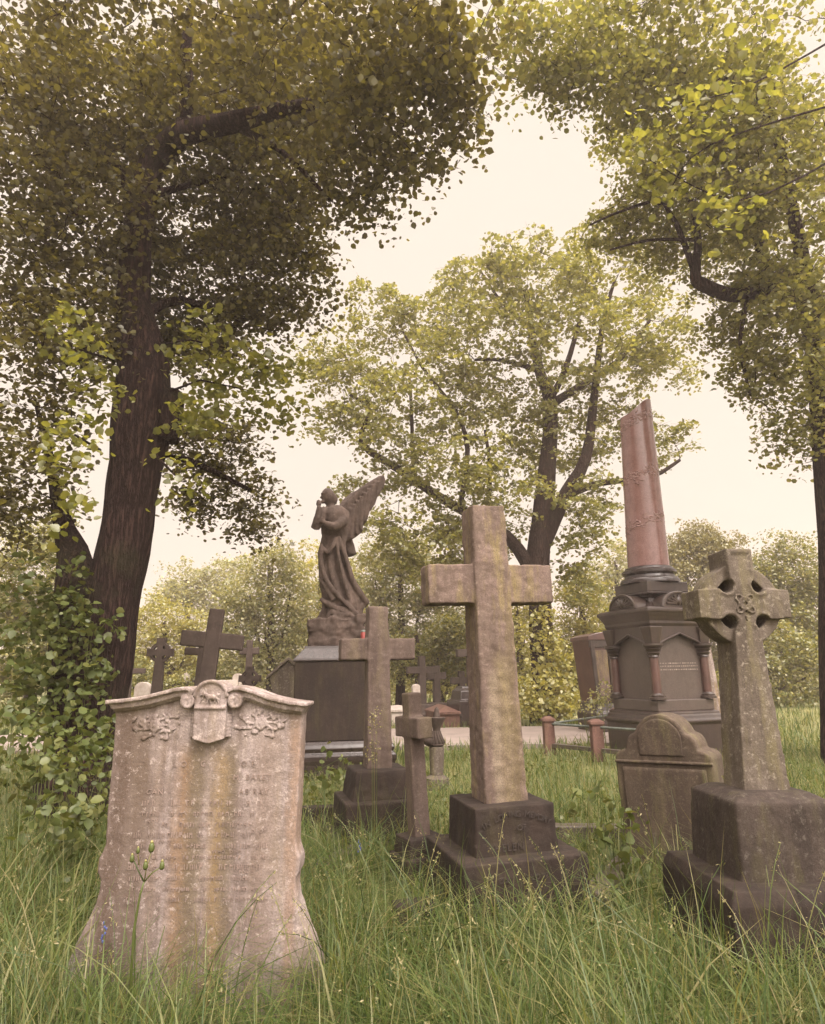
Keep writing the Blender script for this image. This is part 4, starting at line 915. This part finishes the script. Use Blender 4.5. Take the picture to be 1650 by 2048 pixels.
tree('leafy_tree', 'bright leafy tree leaning in over the column monument from the right', 'tree',
     [(1690, 1560, 40), (1680, 1300, 36), (1670, 1000, 34), (1640, 700, 28), (1600, 560, 24), (1540, 575, 17), (1470, 590, 14), (1405, 570, 13), (1390, 545, 10), (1396, 480, 7), (1380, 400, 5), (1340, 380, 3)], 11.0,
     [[(1390, 545, 7), (1330, 410, 4), (1250, 420, 3), (1180, 450, 2)], [(1540, 575, 14), (1500, 420, 8), (1440, 300, 6), (1380, 250, 4)], [(1640, 700, 16), (1580, 400, 12, 10), (1520, 200, 9, 9.5), (1300, 130, 5, 9), (1150, 140, 3, 8.5)], [(1396, 480, 4), (1300, 480, 3), (1220, 500, 2)], [(1500, 580, 6), (1480, 680, 4), (1500, 790, 3)]],
     [(1440, 200, 9.5, 120, 120, .9), (1330, 160, 9, 110, 70, .7), (1210, 150, 8.5, 110, 55, .5), (1120, 150, 8.5, 90, 50, .5), (1480, 380, 10, 100, 100, .9), (1370, 320, 10.5, 100, 70, .8), (1310, 410, 11.5, 110, 55, .8), (1390, 480, 12, 130, 70, .9), (1220, 470, 12, 80, 40, .6), (1480, 620, 11.5, 75, 100, .9),
      (1500, 740, 11, 50, 60, .5), (1280, 300, 11, 70, 50, .5), (1580, 400, 10, 110, 330, 1.2), (1600, 760, 11, 90, 160, 1), (1350, 60, 8.5, 280, 60, 1), (1080, 60, 8, 120, 60, .6), (1230, 240, 9.5, 60, 40, .4)],
     .08, M['bark'], M['mid'], twigs=1300, spray=.25, per=28, dens=1.5)
nb = thing('hanging_branch', (at(1380, 250, 6.0).x, 6.0, 0), 0, 'near sprays of large bright leaves hanging into the upper right', 'branch')
foliage('foliage', [(1350, 215, 6.0, 90, 30, .3), (1470, 160, 6, 60, 60, .4), (1300, 310, 6.4, 60, 40, .3), (1460, 420, 6.2, 60, 50, .3), (1410, 300, 6.2, 70, 40, .3), (1340, 380, 6.6, 50, 30, .2)], .09, M['limey'], nb, spray=.14, per=8, dens=.6)
m = MB()
for pp_ in ([(1700, 60, 6.5), (1500, 170, 6.1), (1330, 215, 6)], [(1700, 300, 6.6), (1480, 400, 6.3), (1300, 320, 6.4)], [(1700, 200, 6.5), (1420, 290, 6.2), (1340, 380, 6.6)]):
    m.tube(refine([at(*p) - nb.location for p in pp_], 4), refine_r([.016, .010, .004], 4), 5)
m.build('twigs', M['bark'], nb)

def bgtree(label, px, Yd, blobs, leaf, lm, trunk_r=.2, name='background_tree', group='trees beyond the graves', dens=.8, hang=.3, up=.5, thick=.5, cat='tree', spray=None):
    s = mpp(px, 1350, Yd); yb = 1345 + 1.5 / s
    bl = [(b[0], b[1], Yd + (b[4] if len(b) > 4 else 0), b[2], b[3], min(b[2], b[3]) * s * .8) for b in blobs]
    ym = min(b[1] for b in blobs)
    tree(name, label, cat, [(px, yb, trunk_r / s * 1.2), (px + 3, (yb + ym) / 2, trunk_r / s * .8), (px - 2, ym + 10, trunk_r / s * .3)], Yd,
         [[(px, (yb + ym) / 2, trunk_r / s * .5), ((px + b[0]) / 2, (b[1] + yb) / 2 - 10, trunk_r / s * .35), (b[0], b[1], trunk_r / s * .15)] for b in blobs[:5]],
         bl, leaf * .55, M['bark2'], M[lm], group=group, n=8, spray=spray or leaf * 1.9, per=40, dens=dens * 1.7, hang=hang, up=up, thick=thick)
bgtree('feathery pale yellow-green tree behind the dark ringed cross on the left', 330, 32, [(330, 1235, 75, 50), (290, 1290, 60, 60), (380, 1290, 55, 55), (300, 1345, 60, 40), (370, 1340, 60, 40)], .22, 'yel')
bgtree('pale distant tree rising between the big trunk and the grey-green tree', 375, 48, [(370, 1160, 40, 45), (350, 1200, 50, 40), (410, 1190, 50, 50), (460, 1150, 50, 50)], .32, 'grey')
bgtree('grey-green drooping conifer standing left of the angel', 540, 27, [(545, 1120, 55, 50), (500, 1190, 60, 50), (580, 1190, 50, 55), (530, 1260, 80, 55), (470, 1250, 45, 60), (590, 1280, 45, 50), (520, 1325, 80, 40)], .2, 'grey', hang=1.4, dens=.9)
bgtree('tall pale yellow tree seen just behind the angel statue', 640, 36, [(640, 1150, 60, 70), (620, 1230, 50, 60), (690, 1180, 50, 80), (650, 1290, 60, 50)], .26, 'yel')
bgtree('large silvery-yellow bush tree between the angel and the tallest cross', 800, 29, [(800, 1100, 80, 50), (750, 1160, 60, 60), (850, 1160, 80, 60), (800, 1230, 100, 60), (890, 1230, 60, 60), (760, 1260, 60, 50), (870, 1290, 80, 50)], .2, 'grey')
bgtree('dark green bushy tree low behind the distant crosses', 835, 27, [(800, 1310, 70, 45), (870, 1320, 70, 45), (930, 1300, 60, 60), (900, 1260, 50, 40), (960, 1340, 60, 50)], .18, 'bush', dens=1.1)
bgtree('light green tree filling the gap right of the tallest cross shaft', 1035, 33, [(1020, 1200, 60, 70), (1050, 1270, 55, 70), (1000, 1310, 60, 60), (1040, 1350, 70, 40)], .24, 'yel')
bgtree('yellow-green bush tree left of the column pedestal', 1165, 26, [(1160, 1180, 45, 45), (1180, 1240, 55, 50), (1140, 1290, 55, 60), (1190, 1310, 50, 60), (1140, 1360, 60, 40)], .17, 'yel', dens=1.0)
bgtree('rounded brownish-green cypress behind the red column', 1405, 34, [(1400, 1075, 45, 35), (1370, 1110, 45, 45), (1440, 1110, 50, 45), (1400, 1160, 85, 60), (1410, 1230, 90, 60), (1390, 1310, 90, 60)], .2, 'cyp', dens=1.3, up=.1)
bgtree('small pale tree left of the red column shaft', 1235, 40, [(1230, 1120, 35, 45), (1225, 1170, 45, 40), (1240, 1240, 50, 60)], .3, 'grey')
bgtree('dark green tree at the right behind the celtic cross', 1530, 30, [(1520, 1170, 50, 60), (1580, 1150, 60, 90), (1540, 1260, 90, 80), (1640, 1220, 80, 90)], .2, 'bush', dens=1.1)
bgtree('shady green tree at the far left behind the big trunk', 60, 24, [(60, 1150, 90, 120), (30, 1290, 100, 100), (130, 1300, 90, 90), (210, 1330, 60, 50), (200, 1250, 50, 60)], .18, 'bush', dens=1.2)
bgtree('olive-green bush low behind the small black cross', 250, 28, [(250, 1340, 60, 40), (220, 1300, 40, 40), (440, 1345, 70, 30), (330, 1375, 80, 20)], .18, 'bush', name='background_bush', cat='bush', dens=1.0)
bgtree('hazy green tree line piece behind the railing and tapered monument', 1290, 60, [(1100, 1330, 90, 50), (1250, 1330, 90, 50), (1420, 1330, 100, 50), (1560, 1320, 100, 60)], .4, 'grey', name='background_bush', cat='bush', dens=1.0)
bgtree('hazy green bushes far behind the left gravestones', 480, 62, [(100, 1330, 120, 50), (300, 1340, 120, 40), (480, 1335, 110, 40), (660, 1330, 110, 50), (830, 1330, 110, 60), (980, 1330, 110, 60)], .4, 'grey', name='background_bush', cat='bush', dens=1.0)

bgtree('hazy light green bushes closing the lawn behind the celtic cross', 1500, 26, [(1450, 1370, 60, 30), (1530, 1350, 60, 45), (1620, 1350, 70, 50), (1570, 1290, 60, 50)], .2, 'bush', name='background_bush', cat='bush', dens=1.0)
bgtree('pale yellow-green bushes low behind the white headstone and hipped tomb', 880, 33, [(800, 1365, 60, 25), (880, 1372, 60, 22), (960, 1368, 60, 26), (1030, 1372, 50, 24)], .2, 'yel', name='background_bush', cat='bush', dens=.9)
# ivy and undergrowth
def shrub(name, label, blobs, leaf, mat, dens=1.0, cat='shrub', spray=.12, per=8, up=.3, stems=16, thick=.8, hang=.5, sr=1., sm='ivy'):
    b = blobs[0]; t = thing(name, (at(b[0], b[1], b[2]).x, b[2], 0), 0, label, cat)
    o, cls = foliage('foliage', blobs, leaf, M[mat], t, spray=spray, per=per, dens=dens, up=up, thick=thick, hang=hang)
    m = MB()
    for k_ in rng.choice(len(cls), min(stems, len(cls)), False):
        c = Vector(cls[k_]) - t.location; m.tube([Vector((c.x * .8, c.y * .8, -.02)), Vector((c.x * .95, c.y, c.z * .5)), c], [.006 * sr, .004 * sr, .002 * sr], 4)
    m.build('stems', M[sm], t); return t
shrub('ivy_growth', 'large-leaved ivy climbing the lower trunk of the lime tree', [(150, 1300, 7.4, 60, 130, .25), (190, 1250, 7.45, 50, 30, .1), (140, 1180, 7.5, 40, 60, .2), (190, 1350, 7.3, 40, 40, .1), (90, 1380, 7.3, 60, 90, .2), (50, 1280, 7.4, 60, 160, .2)], .08, 'ivy', .8, 'ivy')
shrub('leafy_undergrowth', 'dense broad-leaved undergrowth around the lime trunk beside the ornate headstone', [(180, 1470, 6.0, 70, 50, .3), (150, 1540, 5.6, 60, 60, .3), (60, 1500, 5.8, 90, 90, .4), (120, 1640, 5.2, 90, 60, .4), (215, 1500, 6.4, 30, 60, .2), (200, 1600, 5.2, 40, 60, .2)], .07, 'ivy', .8, 'undergrowth')
shrub('ivy_growth', 'yellow-green ivy wrapped round the forked trunk and its foot behind the tallest cross', [(1100, 1380, 19.8, 70, 40, .6), (1140, 1410, 19.8, 60, 30, .6), (1060, 1400, 19.8, 60, 35, .6), (1085, 1300, 20.3, 32, 60, .3), (1115, 1330, 20.2, 28, 60, .3), (1090, 1240, 20.4, 20, 30, .2)], .115, 'yel', 1.0, 'ivy', spray=.25, per=14)
shrub('nettle_clump', 'leafy nettles growing at the foot of the angel pedestal', [(650, 1545, 8.6, 40, 35, .4), (700, 1520, 9.2, 25, 50, .2), (620, 1580, 7.6, 40, 30, .3), (720, 1560, 7.6, 30, 30, .2)], .085, 'ivy', .6, 'nettles', stems=30)
shrub('weed_clump', 'broad-leaved weeds against the left edge of the round-topped headstone', [(1225, 1640, 5.0, 28, 45, .15), (1200, 1600, 5.4, 25, 30, .15), (1245, 1690, 4.8, 25, 25, .12)], .07, 'ivy', .6, 'weeds', stems=20)
shrub('bramble', 'thin pale bramble sprays before the tapered red monument', [(1215, 1385, 13.6, 30, 25, .2), (1190, 1410, 13.6, 30, 20, .2)], .05, 'grey', .4, 'bramble')
shrub('flowering_weed', 'wispy pale weed stem standing in front of the medium cross shaft', [(748, 1440, 6.0, 10, 26, .04), (745, 1500, 6.0, 12, 20, .04)], .016, 'seed', .25, 'weed', spray=.03, per=6, stems=7, sr=.35, sm='grass')

# ------------------------------------------------------------------ grass
FA = np.array(FOOT)
def keep(x, y):
    k = ~on_path(x, y)
    for fx, fy, fr in FA: k &= (x - fx) ** 2 + (y - fy) ** 2 > fr * fr
    return k
def blades(n, y0, y1, h0, h1, wid, bend=.5, spread=.68, clump=.5):
    y = np.exp(rng.uniform(math.log(y0), math.log(y1), n)); x = rng.uniform(-1, 1, n) * (y * spread + .6)
    k = keep(x, y); x, y = x[k], y[k]; n = len(x)
    lump = .72 + .38 * np.sin(x * 2.9 + 1.3 * np.sin(y * 2.1)) * np.sin(y * 3.1 + x) ; lump = lump + .22 * np.sin(x * 9.1 + 2 * np.sin(y * 5.3)) * np.sin(y * 8.3 + 1.7 * np.sin(x * 6.1)); dn = rng.uniform(0, 1, n) < .1 + 1.05 * lump
    x, y, lump = x[dn], y[dn], lump[dn]; n = len(x)
    h = rng.uniform(h0, h1, n) * (.55 + .6 * lump); a = rng.uniform(0, 2 * math.pi, n); be = rng.uniform(.1, 1, n) ** 1.3 * bend * 2
    dx, dy = np.cos(a), np.sin(a); px_, py_ = -dy, dx; wv = wid * rng.uniform(.6, 1.4, n)
    ts = np.array([0, .35, .7, 1.0]); V = np.zeros((n, 7, 3)); base = ground_z(x, y) - .05
    for i, t in enumerate(ts):
        cx, cy = x + dx * be * h * t * t, y + dy * be * h * t * t; cz = base + h * (t - .28 * be * t * t)
        ww = wv * (1 - t) ** .6 * (1 if i else .8) / 2
        if i < 3:
            V[:, 2 * i] = np.stack([cx - px_ * ww, cy - py_ * ww, cz], 1); V[:, 2 * i + 1] = np.stack([cx + px_ * ww, cy + py_ * ww, cz], 1)
        else: V[:, 6] = np.stack([cx, cy, cz], 1)
    b = (np.arange(n) * 7)[:, None]
    Q = np.concatenate([b + np.array([0, 1, 3, 2]), b + np.array([2, 3, 5, 4])]); T = b + np.array([4, 5, 6])
    return V.reshape(-1, 3), Q, T
parts = [blades(95000, 2.2, 6.0, .16, .46, .0055, .85), blades(11000, 2.3, 7.5, .4, .8, .007, 1.15), blades(2600, 2.3, 5.5, .35, .7, .013, 1.3), blades(46000, 5.5, 13, .16, .34, .010, .7), blades(26000, 12, 30, .18, .34, .022, .6), blades(14000, 26, 90, .25, .5, .07, .5)]
off = 0; VV, QQ, TT = [], [], []
for v, q, t_2 in parts: VV.append(v); QQ.append(q + off); TT.append(t_2 + off); off += len(v)
tag(np_mesh('grass', np.concatenate(VV), [np.concatenate(QQ), np.concatenate(TT)], M['grass']), kind='stuff')
# low ground-cover leaves between the blades
n = 15000; y = np.exp(rng.uniform(math.log(4.2), math.log(14), n)); x = rng.uniform(-1, 1, n) * (y * .68 + .5); k_ = keep(x, y) & (np.sin(x * 1.9 + 2 * np.sin(y)) + .4 * np.sin(y * 4) > -.1)
x, y = x[k_], y[k_]; V, Fq = leaves(np.stack([x, y, rng.uniform(.02, .2, len(x))], 1), .042, .6, .1)
tag(np_mesh('undergrowth', V, [Fq], M['ivy']), kind='stuff')
# flowering grass stems with seed heads
def seed_stems(n, y0, y1, h0, h1, spots=None):
    st, sd = MB(), []
    for i in range(n):
        if spots and i < len(spots): x, y = spots[i]
        else:
            y = math.exp(random.uniform(math.log(y0), math.log(y1))); x = random.uniform(-1, 1) * (y * .62 + .3)
        if not keep(np.array([x]), np.array([y]))[0]: continue
        h = random.uniform(h0, h1); a = random.uniform(0, 6.28); be = random.uniform(.15, .75); r = .0016 * (1 + y / 8)
        pp = []
        for t in (0, .25, .5, .72, .88, 1.0): pp.append(Vector((x + math.cos(a) * be * h * t ** 2.2, y + math.sin(a) * be * h * t ** 2.2, h * (t - .32 * be * t ** 3))))
        st.tube(pp, [r * 1.3, r * 1.2, r, r * .9, r * .7, r * .5], 4)
        kind = random.random(); top = pp[-1]; d = (pp[-1] - pp[-3])
        for j in range(random.randint(14, 26)):
            t = random.random(); q = pp[-1] - d * (t * .9); s = .004 + (.020 if kind < .5 else .006) * (t * .7 + .2)
            sd.append((q.x + random.gauss(0, s), q.y + random.gauss(0, s), q.z + random.gauss(0, s) - (s if kind < .5 else 0)))
    return st, np.array(sd)
st, sd_ = seed_stems(330, 2.5, 7.5, .45, .85)
so_ = st.build('grass', M['grass']); tag(so_, kind='stuff'); so_.name = 'tall_grass'
SEED = np.array([(0, 0, 0), (.3, .16, .05), (.65, .14, .05), (1, 0, 0), (.65, -.14, .05), (.3, -.16, .05)])
V, Fq = leaves(sd_, .014, 0, -.8, SEED); o_ = np_mesh('grass_seed', V, [Fq], M['seed']); tag(o_, kind='stuff')
# a budding sow-thistle in front of the ornate headstone
sY = 3.05; b = at(272, 1880, sY)
fl = thing('sow_thistle', (b.x, sY, 0), 0, 'green weed with closed yellow-tipped buds before the ornate headstone', 'wildflower')
def SP_(x, y, d=0): return at(x, y, sY + d) - Vector((b.x, sY, 0))
m = MB(); g0 = SP_(262, 1990); g0.z = -.02
m.tube([g0, SP_(268, 1860), SP_(280, 1790), SP_(288, 1764)], [.006, .0055, .0045, .004], 6)
for pp_ in ([(288, 1764), (293, 1735), (302, 1705)], [(288, 1764), (276, 1740), (268, 1722)], [(288, 1764), (305, 1745), (322, 1735)], [(278, 1730), (276, 1710), (276, 1702)], [(293, 1735), (291, 1728)]): m.tube([SP_(*p) for p in pp_], [.003, .0026, .0022][:len(pp_)], 5)
m.build('stem', M['grass'], fl, smooth=180)
for (x, y, r) in ((303, 1696, .013), (264, 1718, .010), (324, 1732, .011), (291, 1732, .011), (276, 1702, .008)):
    p = SP_(x, y); bu = MB().lathe([(r * .5, p.z - r * 1.3), (r, p.z - r * .5), (r * .8, p.z + r * .8), (r * .45, p.z + r * 1.6)], 10, (p.x, p.y)).build('bud', M['ivy'], fl, smooth=180)
    MB().lathe([(r * .45, p.z + r * 1.55), (r * .5, p.z + r * 1.9), (r * .2, p.z + r * 2.3)], 8, (p.x, p.y)).build('petals', M['yel'], bu, smooth=180)
# bluebell scraps
for (x, y, Yd, lb) in ((208, 1862, 3.25, 'tiny blue flower spike at the lower left foot of the ornate headstone'), (718, 1690, 5.0, 'tiny blue flower spike in grass below the medium cross')):
    q = at(x, y, Yd); t = thing('bluebell', (q.x, Yd, 0), 0, lb, 'wildflower')
    MB().tube([(0, 0, 0), (.01, 0, q.z * .6), (.0, 0, q.z + .04)], [.003, .0025, .002], 5).build('stem', M['grass'], t)
    m = MB(); rr = random.Random(x)
    for k_ in range(7): m.lathe([(.001, q.z - .05 + k_ * .012), (.004, q.z - .045 + k_ * .012), (.0045, q.z - .039 + k_ * .012)], 7, (rr.uniform(-.012, .012), rr.uniform(-.012, .012)))
    m.build('petals', plain('blue_petal', (.08, .11, .34)), t)

# ------------------------------------------------------------------ warm air volume, added to lift the blacks as lens glare does
hm = bpy.data.materials.new('glare_veil_air'); hm.use_nodes = True; ht = hm.node_tree; ht.nodes.clear()
hv = ht.nodes.new('ShaderNodeVolumePrincipled'); ho = ht.nodes.new('ShaderNodeOutputMaterial')
hv.inputs['Color'].default_value = (1.0, .84, .75, 1); hv.inputs['Density'].default_value = VEIL_DENSITY; hv.inputs['Anisotropy'].default_value = .3
ht.links.new(hv.outputs[0], ho.inputs['Volume'])
tag(MB().box(-180, 180, -70, 215, -1.3, 24).build('glare_veil', hm), kind='stuff')
